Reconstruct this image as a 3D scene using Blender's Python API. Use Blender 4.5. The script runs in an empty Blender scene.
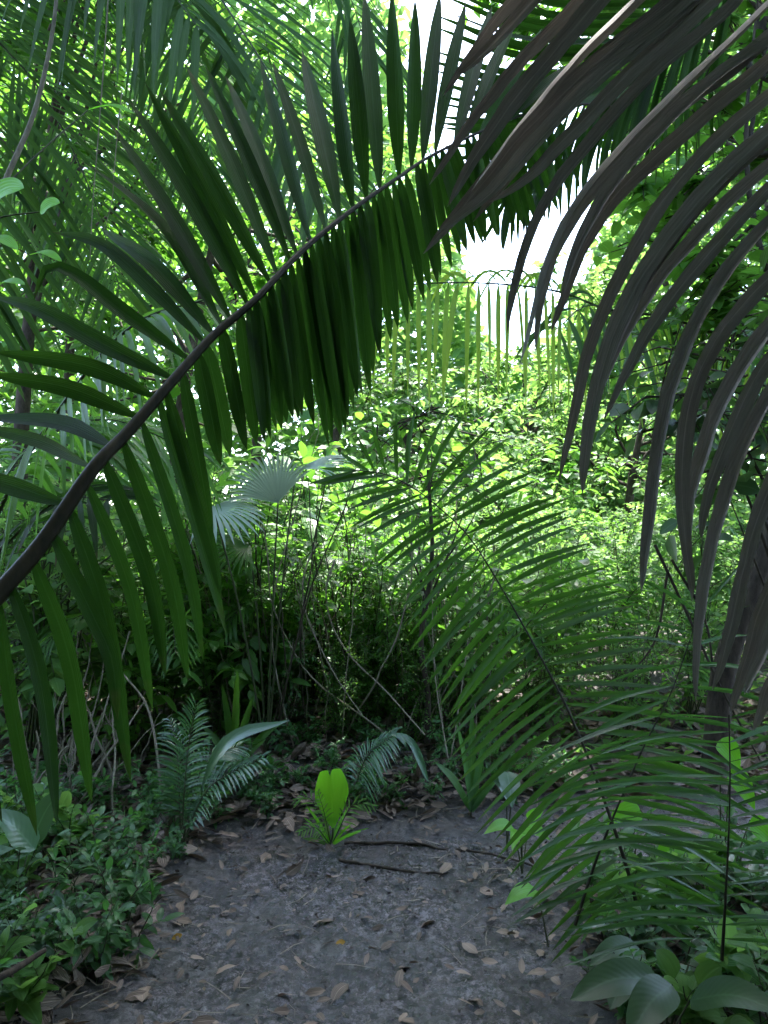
import bpy, math, random
import numpy as np
from mathutils import Vector

SEED = 7
rng = np.random.default_rng(SEED)
random.seed(SEED)
R = math.radians
scene = bpy.context.scene
COL = scene.collection

# ------------------------------------------------------------------ camera frame
FPX = 773.0
CAM = np.array([0.0, 0.0, 1.5])
PITCH = math.atan(28 / FPX)
FW = np.array([0, math.cos(PITCH), math.sin(PITCH)])
UPV = np.array([0, -math.sin(PITCH), math.cos(PITCH)])
RT = np.array([1.0, 0, 0])

def at(u, v, d):
    return CAM + d * (FW + (u - 384) / FPX * RT + (512 - v) / FPX * UPV)

def px(P):
    q = np.asarray(P) - CAM
    d = q @ FW
    return np.stack([384 + FPX * (q @ RT) / d, 512 - FPX * (q @ UPV) / d], -1)

def nz(v):
    v = np.asarray(v, float)
    return v / np.maximum(np.linalg.norm(v, axis=-1, keepdims=True), 1e-9)

# ------------------------------------------------------------------ noise
def _hash(ix, iy, s):
    h = (ix.astype(np.int64) * 374761393 + iy.astype(np.int64) * 668265263 + s * 974711) & 0x7fffffff
    h = ((h ^ (h >> 13)) * 1274126177) & 0x7fffffff
    h = h ^ (h >> 16)
    return (h & 0xffff) / 65535.0

def vnoise(x, y, s=0):
    ix, iy = np.floor(x), np.floor(y)
    fx, fy = x - ix, y - iy
    fx = fx * fx * (3 - 2 * fx); fy = fy * fy * (3 - 2 * fy)
    a, b = _hash(ix, iy, s), _hash(ix + 1, iy, s)
    c, d = _hash(ix, iy + 1, s), _hash(ix + 1, iy + 1, s)
    return (a * (1 - fx) + b * fx) * (1 - fy) + (c * (1 - fx) + d * fx) * fy

def fbm(x, y, octv=4, s=0):
    t = 0; a = 1; n = 0
    for k in range(octv):
        t = t + a * vnoise(x * 2 ** k, y * 2 ** k, s + k); n += a; a *= 0.5
    return t / n

def sstep(a, b, x):
    t = np.clip((x - a) / (b - a), 0, 1)
    return t * t * (3 - 2 * t)

# ------------------------------------------------------------------ mesh builder
class MB:
    def __init__(s):
        s.V = []; s.Q = []; s.UV = []; s.T = []; s.M = []; s.n = 0
    def add(s, V, Q, uv=None, tint=None, mat=0):
        V = np.asarray(V, float).reshape(-1, 3); Q = np.asarray(Q, int)
        s.V.append(V); s.Q.append(Q + s.n)
        s.UV.append(np.zeros((len(V), 2)) if uv is None else np.asarray(uv, float).reshape(-1, 2))
        if tint is None: tint = 0.5
        s.T.append(np.broadcast_to(np.asarray(tint, float), (len(V),)))
        s.M.append(np.full(len(Q), mat, int))
        s.n += len(V)
    def mesh(s, name, mats, origin=(0, 0, 0)):
        V = np.concatenate(s.V) - np.asarray(origin); Q = np.concatenate(s.Q)
        UV = np.concatenate(s.UV); T = np.concatenate(s.T); M = np.concatenate(s.M)
        me = bpy.data.meshes.new(name)
        me.vertices.add(len(V)); me.vertices.foreach_set('co', V.astype(np.float32).ravel())
        me.loops.add(Q.size); me.loops.foreach_set('vertex_index', Q.astype(np.int32).ravel())
        me.polygons.add(len(Q))
        me.polygons.foreach_set('loop_start', (np.arange(len(Q)) * 4).astype(np.int32))
        me.polygons.foreach_set('use_smooth', np.ones(len(Q), bool))
        me.polygons.foreach_set('material_index', M.astype(np.int32))
        uvl = me.uv_layers.new(name='UVMap')
        uvl.data.foreach_set('uv', UV[Q.ravel()].astype(np.float32).ravel())
        at_ = me.attributes.new('tint', 'FLOAT', 'POINT')
        at_.data.foreach_set('value', T.astype(np.float32))
        for m in mats: me.materials.append(m)
        me.update(calc_edges=True)
        return me
    def obj(s, name, mats, parent=None, origin=(0, 0, 0)):
        if not isinstance(mats, (list, tuple)): mats = [mats]
        o = bpy.data.objects.new(name, s.mesh(name, mats, origin))
        COL.objects.link(o)
        if parent is not None: o.parent = parent
        return o

def crv(pts, n):
    """Catmull-Rom through pts, n samples, arc-length spaced."""
    p = np.asarray(pts, float)
    p = np.vstack([2 * p[0] - p[1], p, 2 * p[-1] - p[-2]])
    out = []
    m = 24
    for i in range(1, len(p) - 2):
        t = np.linspace(0, 1, m, endpoint=False)[:, None]
        a, b, c, d = p[i - 1], p[i], p[i + 1], p[i + 2]
        out.append(0.5 * (2 * b + (c - a) * t + (2 * a - 5 * b + 4 * c - d) * t ** 2 + (-a + 3 * b - 3 * c + d) * t ** 3))
    out.append(p[-2][None])
    q = np.vstack(out)
    s = np.concatenate([[0], np.cumsum(np.linalg.norm(np.diff(q, axis=0), axis=1))])
    w = np.linspace(0, s[-1], n)
    return np.stack([np.interp(w, s, q[:, k]) for k in range(q.shape[1])], 1)

def tube(mb, P, r, seg=8, mat=0, tint=0.5):
    P = np.asarray(P, float); K = len(P)
    r = np.broadcast_to(np.asarray(r, float), (K,))
    T = nz(np.gradient(P, axis=0))
    ref = np.array([0.31, 0.87, 0.39]) if abs(T[0][2]) > 0.8 else np.array([0, 0, 1.0])
    A = nz(np.cross(T, ref)); B = np.cross(T, A)
    th = np.linspace(0, 2 * np.pi, seg, endpoint=False)
    V = P[:, None] + r[:, None, None] * (np.cos(th)[None, :, None] * A[:, None] + np.sin(th)[None, :, None] * B[:, None])
    i = np.arange(K - 1)[:, None] * seg; j = np.arange(seg)[None]; j2 = (j + 1) % seg
    Q = np.stack([i + j, i + j2, i + seg + j2, i + seg + j], -1).reshape(-1, 4)
    uv = np.stack(np.broadcast_arrays(np.linspace(0, 1, K)[:, None], np.linspace(-1, 1, seg)[None]), -1)
    mb.add(V, Q, uv, tint, mat)

def ribbons(mb, C, nrm, W, prof, fold=0.25, rows=3, mat=0, tint=None, twist=None):
    """n curved blades: C (n,K,3) mid lines, nrm (n,3) face normals, W (n,) half widths, prof (K,)."""
    C = np.asarray(C, float); n, K, _ = C.shape
    T = nz(np.gradient(C, axis=1))
    N = np.broadcast_to(np.asarray(nrm, float)[:, None, :] if np.ndim(nrm) == 2 else nrm, C.shape)
    S = nz(np.cross(T, N)); N2 = np.cross(S, T)
    if twist is not None:
        ang = np.asarray(twist)[:, None, None] * np.linspace(0, 1, K)[None, :, None]
        S, N2 = S * np.cos(ang) + N2 * np.sin(ang), N2 * np.cos(ang) - S * np.sin(ang)
    a = np.linspace(-1, 1, rows)
    w = np.asarray(W)[:, None] * np.asarray(prof)[None] if np.ndim(prof) == 1 else np.asarray(W)[:, None] * prof
    V = C[:, :, None] + S[:, :, None] * (a[None, None, :, None] * w[:, :, None, None]) \
        + N2[:, :, None] * (fold * np.abs(a)[None, None, :, None] * w[:, :, None, None])
    b = (np.arange(n) * K * rows)[:, None, None]
    k = (np.arange(K - 1) * rows)[None, :, None]; j = np.arange(rows - 1)[None, None]
    q0 = b + k + j
    Q = np.stack([q0, q0 + 1, q0 + rows + 1, q0 + rows], -1).reshape(-1, 4)
    uv = np.empty((n, K, rows, 2)); uv[..., 0] = np.linspace(0, 1, K)[None, :, None]; uv[..., 1] = a
    if tint is None: tint = rng.random(n)
    tv = np.broadcast_to(np.asarray(tint)[:, None, None], (n, K, rows)).ravel()
    mb.add(V, Q, uv, tv, mat)

def prof(kind, K):
    s = np.linspace(0, 1, K)
    if kind == 'leaflet':
        w = np.interp(s, [0, .04, .14, .34, .58, .8, .93, 1], [.16, .32, .66, 1, .95, .66, .29, .02])
    elif kind == 'hang':
        w = np.interp(s, [0, .04, .12, .3, .7, .88, .96, 1], [.25, .5, .85, 1, .96, .62, .30, .02])
    elif kind == 'lance':
        w = s ** .6 * (1 - s) ** .9; w = w / w.max()
    elif kind == 'ovate':
        w = s ** .45 * (1 - s) ** .75; w = w / w.max()
    elif kind == 'heart':
        w = np.interp(s, [0, .06, .2, .4, .7, .9, 1], [.3, .85, 1, .92, .55, .2, .02])
    elif kind == 'strap':
        w = np.interp(s, [0, .2, .6, .9, 1], [.5, .9, 1, .5, .02])
    elif kind == 'dry':
        w = np.interp(s, [0, .08, .25, .5, .75, .93, 1], [.12, .5, .88, 1, .82, .35, .05])
    w = np.maximum(w, .015)
    return w

def leaves(mb, P, D, N, L, W, kind='ovate', K=5, droop=.25, fold=.2, rows=3, mat=0, tint=None, twist=None):
    P, D, N = np.asarray(P), nz(D), np.asarray(N)
    n = len(P); L = np.broadcast_to(L, (n,)); W = np.broadcast_to(W, (n,)); droop = np.broadcast_to(droop, (n,))
    s = np.linspace(0, 1, K)
    C = P[:, None] + D[:, None] * (L[:, None] * s[None])[..., None]
    C[..., 2] -= droop[:, None] * L[:, None] * s[None] ** 2
    ribbons(mb, C, N, W, prof(kind, K), fold, rows, mat, tint, twist)

def rvec(n, sx=1, sy=1, sz=1):
    return rng.normal(size=(n, 3)) * np.array([sx, sy, sz])

# ------------------------------------------------------------------ materials
def newmat(name):
    m = bpy.data.materials.new(name); m.use_nodes = True
    nt = m.node_tree; nt.nodes.clear()
    return m, nt, nt.nodes, nt.links

def leaf_mat(name, ca, cb, tr, fac=.38, rough=.38, pleat=10, bump=.25, rib=.35, spot=None, spec=.5, side=0, streak=0, tip=0):
    m, nt, N, L = newmat(name)
    out = N.new('ShaderNodeOutputMaterial')
    tint = N.new('ShaderNodeAttribute'); tint.attribute_name = 'tint'
    uv = N.new('ShaderNodeUVMap')
    sep = N.new('ShaderNodeSeparateXYZ'); L.new(uv.outputs[0], sep.inputs[0])
    oi = N.new('ShaderNodeObjectInfo')
    geo = N.new('ShaderNodeTexCoord')
    no = N.new('ShaderNodeTexNoise'); no.inputs['Scale'].default_value = 22; no.inputs['Detail'].default_value = 3
    L.new(geo.outputs['Object'], no.inputs['Vector'])
    # tint + object random + noise
    a1 = N.new('ShaderNodeMath'); a1.operation = 'MULTIPLY_ADD'; L.new(oi.outputs['Random'], a1.inputs[0]); a1.inputs[1].default_value = .3
    L.new(tint.outputs['Fac'], a1.inputs[2])
    a2 = N.new('ShaderNodeMath'); a2.operation = 'MULTIPLY_ADD'; L.new(no.outputs[0], a2.inputs[0]); a2.inputs[1].default_value = .5
    L.new(a1.outputs[0], a2.inputs[2])
    a3 = N.new('ShaderNodeMath'); a3.operation = 'MULTIPLY'; L.new(a2.outputs[0], a3.inputs[0]); a3.inputs[1].default_value = .62; a3.use_clamp = True
    mix = N.new('ShaderNodeMix'); mix.data_type = 'RGBA'; L.new(a3.outputs[0], mix.inputs['Factor'])
    mix.inputs['A'].default_value = (*ca, 1); mix.inputs['B'].default_value = (*cb, 1)
    # midrib
    ab = N.new('ShaderNodeMath'); ab.operation = 'ABSOLUTE'; L.new(sep.outputs['Y'], ab.inputs[0])
    rb = N.new('ShaderNodeMapRange'); L.new(ab.outputs[0], rb.inputs['Value'])
    rb.inputs['From Min'].default_value = .10; rb.inputs['From Max'].default_value = .03
    rb.inputs['To Min'].default_value = 0; rb.inputs['To Max'].default_value = rib
    mr = N.new('ShaderNodeMix'); mr.data_type = 'RGBA'; L.new(rb.outputs[0], mr.inputs['Factor'])
    L.new(mix.outputs['Result'], mr.inputs['A']); mr.inputs['B'].default_value = (*[min(1, c * 1.9 + .03) for c in cb], 1)
    colout = mr.outputs['Result']
    if spot:
        sn = N.new('ShaderNodeTexNoise'); sn.inputs['Scale'].default_value = 14; sn.inputs['Detail'].default_value = 5
        L.new(geo.outputs['Object'], sn.inputs['Vector'])
        sr = N.new('ShaderNodeMapRange'); L.new(sn.outputs[0], sr.inputs['Value'])
        sr.inputs['From Min'].default_value = .60; sr.inputs['From Max'].default_value = .70; sr.inputs['To Max'].default_value = .7
        sm = N.new('ShaderNodeMix'); sm.data_type = 'RGBA'; L.new(sr.outputs[0], sm.inputs['Factor'])
        L.new(colout, sm.inputs['A']); sm.inputs['B'].default_value = (*spot, 1); colout = sm.outputs['Result']
    if tip:
        tn = N.new('ShaderNodeMath'); tn.operation = 'MULTIPLY_ADD'; L.new(no.outputs[0], tn.inputs[0]); tn.inputs[1].default_value = .30; L.new(sep.outputs['X'], tn.inputs[2])
        tq = N.new('ShaderNodeMath'); tq.operation = 'MULTIPLY_ADD'; L.new(tint.outputs['Fac'], tq.inputs[0]); tq.inputs[1].default_value = .10; L.new(tn.outputs[0], tq.inputs[2])
        tr_ = N.new('ShaderNodeMapRange'); L.new(tq.outputs[0], tr_.inputs['Value'])
        tr_.inputs['From Min'].default_value = 1.10; tr_.inputs['From Max'].default_value = 1.16; tr_.inputs['To Max'].default_value = tip
        tx = N.new('ShaderNodeMix'); tx.data_type = 'RGBA'; L.new(tr_.outputs[0], tx.inputs['Factor'])
        L.new(colout, tx.inputs['A']); tx.inputs['B'].default_value = (.085, .055, .028, 1); colout = tx.outputs['Result']
    if streak:
        mp = N.new('ShaderNodeMapping'); mp.inputs['Scale'].default_value = (5, 2.2, 1); L.new(uv.outputs[0], mp.inputs[0])
        av = N.new('ShaderNodeVectorMath'); av.operation = 'ADD'; L.new(mp.outputs[0], av.inputs[0])
        cx = N.new('ShaderNodeCombineXYZ'); tz = N.new('ShaderNodeMath'); tz.operation = 'MULTIPLY'; tz.inputs[1].default_value = 40
        L.new(tint.outputs['Fac'], tz.inputs[0]); L.new(tz.outputs[0], cx.inputs['Z']); L.new(cx.outputs[0], av.inputs[1])
        s2 = N.new('ShaderNodeTexNoise'); s2.inputs['Scale'].default_value = 2.0; s2.inputs['Detail'].default_value = 7; s2.inputs['Roughness'].default_value = .65
        L.new(av.outputs[0], s2.inputs['Vector'])
        sr2 = N.new('ShaderNodeMapRange'); L.new(s2.outputs[0], sr2.inputs['Value'])
        sr2.inputs['From Min'].default_value = .42; sr2.inputs['From Max'].default_value = .68; sr2.inputs['To Max'].default_value = streak
        sm2 = N.new('ShaderNodeMix'); sm2.data_type = 'RGBA'; L.new(sr2.outputs[0], sm2.inputs['Factor'])
        L.new(colout, sm2.inputs['A']); sm2.inputs['B'].default_value = (*[c * .38 for c in ca], 1); colout = sm2.outputs['Result']
    # parallel veins (or side veins) as bump
    vm = N.new('ShaderNodeMath'); vm.operation = 'MULTIPLY'; vm.inputs[1].default_value = pleat * math.pi
    if side:
        sv = N.new('ShaderNodeMath'); sv.operation = 'MULTIPLY_ADD'; L.new(ab.outputs[0], sv.inputs[0]); sv.inputs[1].default_value = -.55
        s4 = N.new('ShaderNodeMath'); s4.operation = 'MULTIPLY'; L.new(sep.outputs['X'], s4.inputs[0]); s4.inputs[1].default_value = 2.4
        L.new(s4.outputs[0], sv.inputs[2]); L.new(sv.outputs[0], vm.inputs[0])
    else:
        L.new(sep.outputs['Y'], vm.inputs[0])
    vs = N.new('ShaderNodeMath'); vs.operation = 'SINE'; L.new(vm.outputs[0], vs.inputs[0])
    bh = N.new('ShaderNodeMath'); bh.operation = 'MULTIPLY_ADD'; L.new(no.outputs[0], bh.inputs[0]); bh.inputs[1].default_value = 1.2
    L.new(vs.outputs[0], bh.inputs[2])
    bp = N.new('ShaderNodeBump'); bp.inputs['Strength'].default_value = bump; bp.inputs['Distance'].default_value = .002
    L.new(bh.outputs[0], bp.inputs['Height'])
    pr = N.new('ShaderNodeBsdfPrincipled'); L.new(colout, pr.inputs['Base Color'])
    pr.inputs['Roughness'].default_value = rough; pr.inputs['Specular IOR Level'].default_value = spec
    L.new(bp.outputs[0], pr.inputs['Normal'])
    tl = N.new('ShaderNodeBsdfTranslucent')
    tm = N.new('ShaderNodeMix'); tm.data_type = 'RGBA'; tm.blend_type = 'MIX'; L.new(a3.outputs[0], tm.inputs['Factor'])
    tm.inputs['A'].default_value = (*[c * .75 for c in tr], 1); tm.inputs['B'].default_value = (*tr, 1)
    L.new(tm.outputs['Result'], tl.inputs['Color'])
    ms = N.new('ShaderNodeMixShader'); ms.inputs[0].default_value = fac
    L.new(pr.outputs[0], ms.inputs[1]); L.new(tl.outputs[0], ms.inputs[2])
    L.new(ms.outputs[0], out.inputs[0])
    return m

def wood_mat(name, ca, cb, scale=30, rough=.8, bump=.5):
    m, nt, N, L = newmat(name)
    out = N.new('ShaderNodeOutputMaterial'); pr = N.new('ShaderNodeBsdfPrincipled')
    tc = N.new('ShaderNodeTexCoord'); no = N.new('ShaderNodeTexNoise')
    mp = N.new('ShaderNodeMapping'); mp.inputs['Scale'].default_value = (1, 1, .35)
    L.new(tc.outputs['Object'], mp.inputs[0]); L.new(mp.outputs[0], no.inputs['Vector'])
    no.inputs['Scale'].default_value = scale; no.inputs['Detail'].default_value = 8; no.inputs['Roughness'].default_value = .7
    pr.inputs['Specular IOR Level'].default_value = .2
    rp = N.new('ShaderNodeValToRGB'); L.new(no.outputs[0], rp.inputs[0])
    rp.color_ramp.elements[0].position = .35; rp.color_ramp.elements[1].position = .68
    rp.color_ramp.elements[0].color = (*ca, 1); rp.color_ramp.elements[1].color = (*cb, 1)
    L.new(rp.outputs[0], pr.inputs['Base Color']); pr.inputs['Roughness'].default_value = rough
    bp = N.new('ShaderNodeBump'); bp.inputs['Strength'].default_value = bump; bp.inputs['Distance'].default_value = .006
    L.new(no.outputs[0], bp.inputs['Height']); L.new(bp.outputs[0], pr.inputs['Normal'])
    L.new(pr.outputs[0], out.inputs[0])
    return m

def ground_mat():
    m, nt, N, L = newmat('forest_soil')
    out = N.new('ShaderNodeOutputMaterial'); pr = N.new('ShaderNodeBsdfPrincipled')
    mud = N.new('ShaderNodeAttribute'); mud.attribute_name = 'tint'
    tc = N.new('ShaderNodeTexCoord')
    def noise(sc, det=6, rg=.6):
        n = N.new('ShaderNodeTexNoise'); n.inputs['Scale'].default_value = sc; n.inputs['Detail'].default_value = det
        n.inputs['Roughness'].default_value = rg
        L.new(tc.outputs['Object'], n.inputs['Vector']); return n
    n1, n2, n3 = noise(3.2), noise(30, 8, .78), noise(110, 4, .7)
    def ramp(src, stops):
        r = N.new('ShaderNodeValToRGB'); L.new(src, r.inputs[0])
        e = r.color_ramp.elements
        e[0].position, e[0].color = stops[0][0], (*stops[0][1], 1)
        e[1].position, e[1].color = stops[-1][0], (*stops[-1][1], 1)
        for p, c in stops[1:-1]:
            k = e.new(p); k.color = (*c, 1)
        return r
    sp = N.new('ShaderNodeMath'); sp.operation = 'MULTIPLY_ADD'; L.new(n3.outputs[0], sp.inputs[0]); sp.inputs[1].default_value = .25
    sq = N.new('ShaderNodeMath'); sq.operation = 'MULTIPLY'; L.new(n2.outputs[0], sq.inputs[0]); sq.inputs[1].default_value = .75
    L.new(sq.outputs[0], sp.inputs[2])
    cm = ramp(sp.outputs[0], [(.42, (.010, .008, .007)), (.50, (.060, .051, .052)), (.58, (.20, .18, .188))])
    cs = ramp(n2.outputs[0], [(.3, (.010, .008, .006)), (.55, (.034, .025, .017)), (.75, (.075, .055, .038))])
    # greenish algae film
    al = N.new('ShaderNodeMapRange'); L.new(n1.outputs[0], al.inputs['Value'])
    al.inputs['From Min'].default_value = .55; al.inputs['From Max'].default_value = .72; al.inputs['To Max'].default_value = .5
    ma = N.new('ShaderNodeMix'); ma.data_type = 'RGBA'; L.new(al.outputs[0], ma.inputs['Factor'])
    L.new(cm.outputs[0], ma.inputs['A']); ma.inputs['B'].default_value = (.040, .046, .024, 1)
    n4 = noise(1.7, 5, .6)
    wp = N.new('ShaderNodeMapRange'); L.new(n4.outputs[0], wp.inputs['Value'])
    wp.inputs['From Min'].default_value = .47; wp.inputs['From Max'].default_value = .58; wp.inputs['To Max'].default_value = .62
    mw = N.new('ShaderNodeMix'); mw.data_type = 'RGBA'; L.new(wp.outputs[0], mw.inputs['Factor'])
    L.new(ma.outputs['Result'], mw.inputs['A']); mw.inputs['B'].default_value = (.024, .019, .016, 1); ma = mw
    mx = N.new('ShaderNodeMix'); mx.data_type = 'RGBA'; L.new(mud.outputs['Fac'], mx.inputs['Factor'])
    L.new(cs.outputs[0], mx.inputs['A']); L.new(ma.outputs['Result'], mx.inputs['B'])
    L.new(mx.outputs['Result'], pr.inputs['Base Color']); pr.inputs['Specular IOR Level'].default_value = .9
    # wetness: patchy gloss on the mud
    wr = N.new('ShaderNodeMapRange'); L.new(n1.outputs[0], wr.inputs['Value'])
    wr.inputs['From Min'].default_value = .35; wr.inputs['From Max'].default_value = .65
    wr.inputs['To Min'].default_value = .08; wr.inputs['To Max'].default_value = .32
    rm = N.new('ShaderNodeMix'); rm.data_type = 'FLOAT'; L.new(mud.outputs['Fac'], rm.inputs['Factor'])
    rm.inputs['A'].default_value = .85; L.new(wr.outputs[0], rm.inputs['B']); L.new(rm.outputs['Result'], pr.inputs['Roughness'])
    ad = N.new('ShaderNodeMath'); ad.operation = 'MULTIPLY_ADD'; L.new(n3.outputs[0], ad.inputs[0]); ad.inputs[1].default_value = .4
    L.new(n2.outputs[0], ad.inputs[2])
    bp = N.new('ShaderNodeBump'); bp.inputs['Strength'].default_value = .8; bp.inputs['Distance'].default_value = .02
    L.new(ad.outputs[0], bp.inputs['Height']); L.new(bp.outputs[0], pr.inputs['Normal'])
    L.new(pr.outputs[0], out.inputs[0])
    return m

MT = dict(
    frond=leaf_mat('palm_leaflet_dark', (.0065, .019, .0065), (.012, .034, .010), (.07, .21, .02), .28, .5, 9, .35, .5, spec=.14, streak=.5, tip=.8),
    frond_dry=leaf_mat('palm_leaflet_dry', (.195, .170, .150), (.32, .285, .26), (.16, .14, .12), .06, .6, 8, .25, .3, None, .3, 0, .35),
    feather=leaf_mat('palm_leaflet_mid', (.011, .034, .011), (.024, .070, .016), (.11, .30, .03), .36, .42, 7, .3, spec=.35, streak=.4, tip=.8),
    reed=leaf_mat('level_leaflet', (.020, .052, .024), (.040, .098, .044), (.10, .28, .04), .32, .27, 4, .25, spec=.6, streak=.3, tip=.8),
    seedling=leaf_mat('seedling_leaf', (.030, .080, .045), (.055, .13, .07), (.12, .32, .06), .28, .24, 4, .25, spec=.75),
    bright=leaf_mat('bright_new_leaf', (.085, .30, .02), (.13, .42, .028), (.28, .80, .03), .45, .38, 8, .35, .2),
    palm_far=leaf_mat('tall_palm_leaflet', (.018, .045, .016), (.038, .084, .026), (.13, .28, .04), .34, .5, 5, .3, spec=.15),
    fan=leaf_mat('silver_fan_leaf', (.36, .47, .38), (.48, .58, .48), (.25, .33, .22), .30, .42, 3, .4, .1),
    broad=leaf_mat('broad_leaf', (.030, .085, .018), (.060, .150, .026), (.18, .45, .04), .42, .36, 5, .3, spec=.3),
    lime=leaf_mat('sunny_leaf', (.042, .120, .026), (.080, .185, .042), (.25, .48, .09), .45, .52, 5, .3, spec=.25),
    herb=leaf_mat('herb_leaf', (.022, .070, .026), (.065, .165, .055), (.13, .38, .05), .36, .32, 5, .3),
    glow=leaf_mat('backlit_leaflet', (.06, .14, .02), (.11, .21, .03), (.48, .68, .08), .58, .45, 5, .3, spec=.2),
    dark=leaf_mat('deep_leaf', (.020, .046, .020), (.040, .088, .034), (.09, .22, .03), .28, .42, 10, .06, spec=.4, side=1),
    blue=leaf_mat('waxy_leaf', (.055, .105, .070), (.095, .165, .105), (.12, .28, .08), .24, .28, 8, .10, spec=.5, side=1),
    litter=leaf_mat('dead_leaf', (.040, .026, .018), (.33, .245, .185), (.15, .09, .04), .10, .55, 6, .5, .3, (.03, .02, .014)),
    chips=leaf_mat('rotting_chips', (.012, .009, .008), (.15, .125, .115), (.1, .08, .06), .05, .45, 3, .3, .1),
    yellow=leaf_mat('yellow_dead_leaf', (.45, .24, .015), (.55, .33, .03), (.5, .3, .02), .15, .45, 6, .4, .2, (.16, .07, .01)),
    rachis=wood_mat('palm_rachis', (.010, .0105, .006), (.030, .025, .013), 60, .5, .25),
    rachis_g=wood_mat('palm_rachis_green', (.020, .030, .012), (.045, .055, .020), 60, .45, .2),
    bark=wood_mat('bark', (.016, .012, .009), (.075, .058, .042), 24, .85, .8),
    stem=wood_mat('green_stem', (.030, .040, .016), (.060, .070, .030), 50, .6, .3),
    dry=wood_mat('dry_stalk', (.14, .115, .085), (.30, .26, .20), 40, .75, .4),
    vine=wood_mat('vine_bark', (.12, .10, .075), (.27, .235, .175), 40, .8, .5),
    soil=ground_mat(),
)

# ------------------------------------------------------------------ naming helpers
def tag(o, label=None, cat=None, group=None, kind=None):
    if label: o['label'] = label
    if cat: o['category'] = cat
    if group: o['group'] = group
    if kind: o['kind'] = kind
    return o

def thing(name, label, cat, loc=(0, 0, 0), group=None):
    o = bpy.data.objects.new(name, None); COL.objects.link(o)
    o.empty_display_size = .05
    o.location = Vector([float(c) for c in loc])
    return tag(o, label, cat, group)

def dup(root, loc, rz=0, sc=1, label=None, group=None, tilt=(0, 0)):
    r = root.copy(); COL.objects.link(r)
    r.location = Vector([float(c) for c in loc]); r.rotation_euler = (tilt[0], tilt[1], rz); r.scale = (sc, sc, sc)
    if label: r['label'] = label
    if group: r['group'] = group
    for ch in list(root.children):
        c = ch.copy(); COL.objects.link(c); c.parent = r
        for g in ch.children:
            d = g.copy(); COL.objects.link(d); d.parent = c
    return r

def spawn(proto, first, loc, rz, sc, label, group, tilt=(0, 0)):
    """first use moves the prototype itself, later uses copy it"""
    if first.get(proto.name) is None:
        first[proto.name] = 1
        proto.location = Vector([float(c) for c in loc]); proto.rotation_euler = (tilt[0], tilt[1], rz); proto.scale = (sc,) * 3
        proto['label'] = label
        if group: proto['group'] = group
        return proto
    return dup(proto, loc, rz, sc, label, group, tilt)
USED = {}

# ------------------------------------------------------------------ ground
def path_mask(x, y):
    wob = .16 * (fbm(x * 2.3 + 9, y * 2.3, 3, 3) - .5)
    c = -.10 + .06 * (y - 2.4)
    near = sstep(.98, .60, np.abs(x - c + wob)) * sstep(4.15, 3.72, y + wob)
    turn = sstep(.62, .30, np.abs(y - (3.75 + .10 * (x - .6)) + wob)) * sstep(.0, .6, x) * sstep(6, 3, x)
    return np.maximum(near, turn * .85)

def gz(x, y, fine=False):
    x = np.asarray(x, float); y = np.asarray(y, float)
    m = path_mask(x, y)
    z = .05 * (fbm(x * .9, y * .9, 3, 1) - .5)
    z = z + (1 - m) * (.05 + .05 * sstep(.8, 2.4, np.abs(x + .1)))
    # low root mound behind the end of the path, then a slope climbing away
    z = z + .34 * np.exp(-((x + .15) / 1.1) ** 2 - ((y - 5.4) / .95) ** 2)
    z = z + .11 * np.maximum(0, y - 4.6) * sstep(4.6, 7, y) * sstep(60, 14, y)
    z = z + .05 * np.maximum(0, x - 1) * sstep(5, 9, y)
    z = z + .25 * sstep(1.2, 4, -x) * sstep(3, 6, y)
    if fine:
        z = z + m * (.050 * (fbm(x * 6, y * 6, 3, 5) - .5) + .022 * (fbm(x * 28, y * 28, 3, 6) - .5) + .010 * (fbm(x * 90, y * 90, 2, 8) - .5))
        z = z + (1 - m) * (.06 * (fbm(x * 7, y * 7, 4, 7) - .5))
    return z

def build_ground():
    def axis(lo, a, b, hi, st):
        mid = np.arange(a, b, st)
        l = a - np.cumsum(st * 1.16 ** np.arange(1, 200)); l = l[l > lo][::-1]
        h = b + np.cumsum(st * 1.16 ** np.arange(0, 200)); h = h[h < hi]
        return np.concatenate([[lo], l, mid, h, [hi]])
    xs = axis(-70, -1.5, 1.7, 70, .0125); ys = axis(-25, 2.1, 4.5, 110, .0125)
    X, Y = np.meshgrid(xs, ys)
    Z = gz(X, Y, True)
    nx, ny = len(xs), len(ys)
    i = np.arange(ny - 1)[:, None] * nx; j = np.arange(nx - 1)[None]
    Q = np.stack([i + j, i + j + 1, i + nx + j + 1, i + nx + j], -1).reshape(-1, 4)
    mb = MB(); mb.add(np.stack([X, Y, Z], -1), Q, np.stack([X, Y], -1), path_mask(X, Y).ravel())
    tag(mb.obj('ground', MT['soil']), kind='structure')
build_ground()

def gp(u, d, dz=0):
    """ground point below the picture column u at depth d"""
    x = (u - 384) / FPX * d
    return np.array([x, d, float(gz(x, d)) + dz])

# ------------------------------------------------------------------ hero fronds (each leaflet a part)
TOCAM = lambda P: nz(CAM - np.asarray(P))

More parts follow.
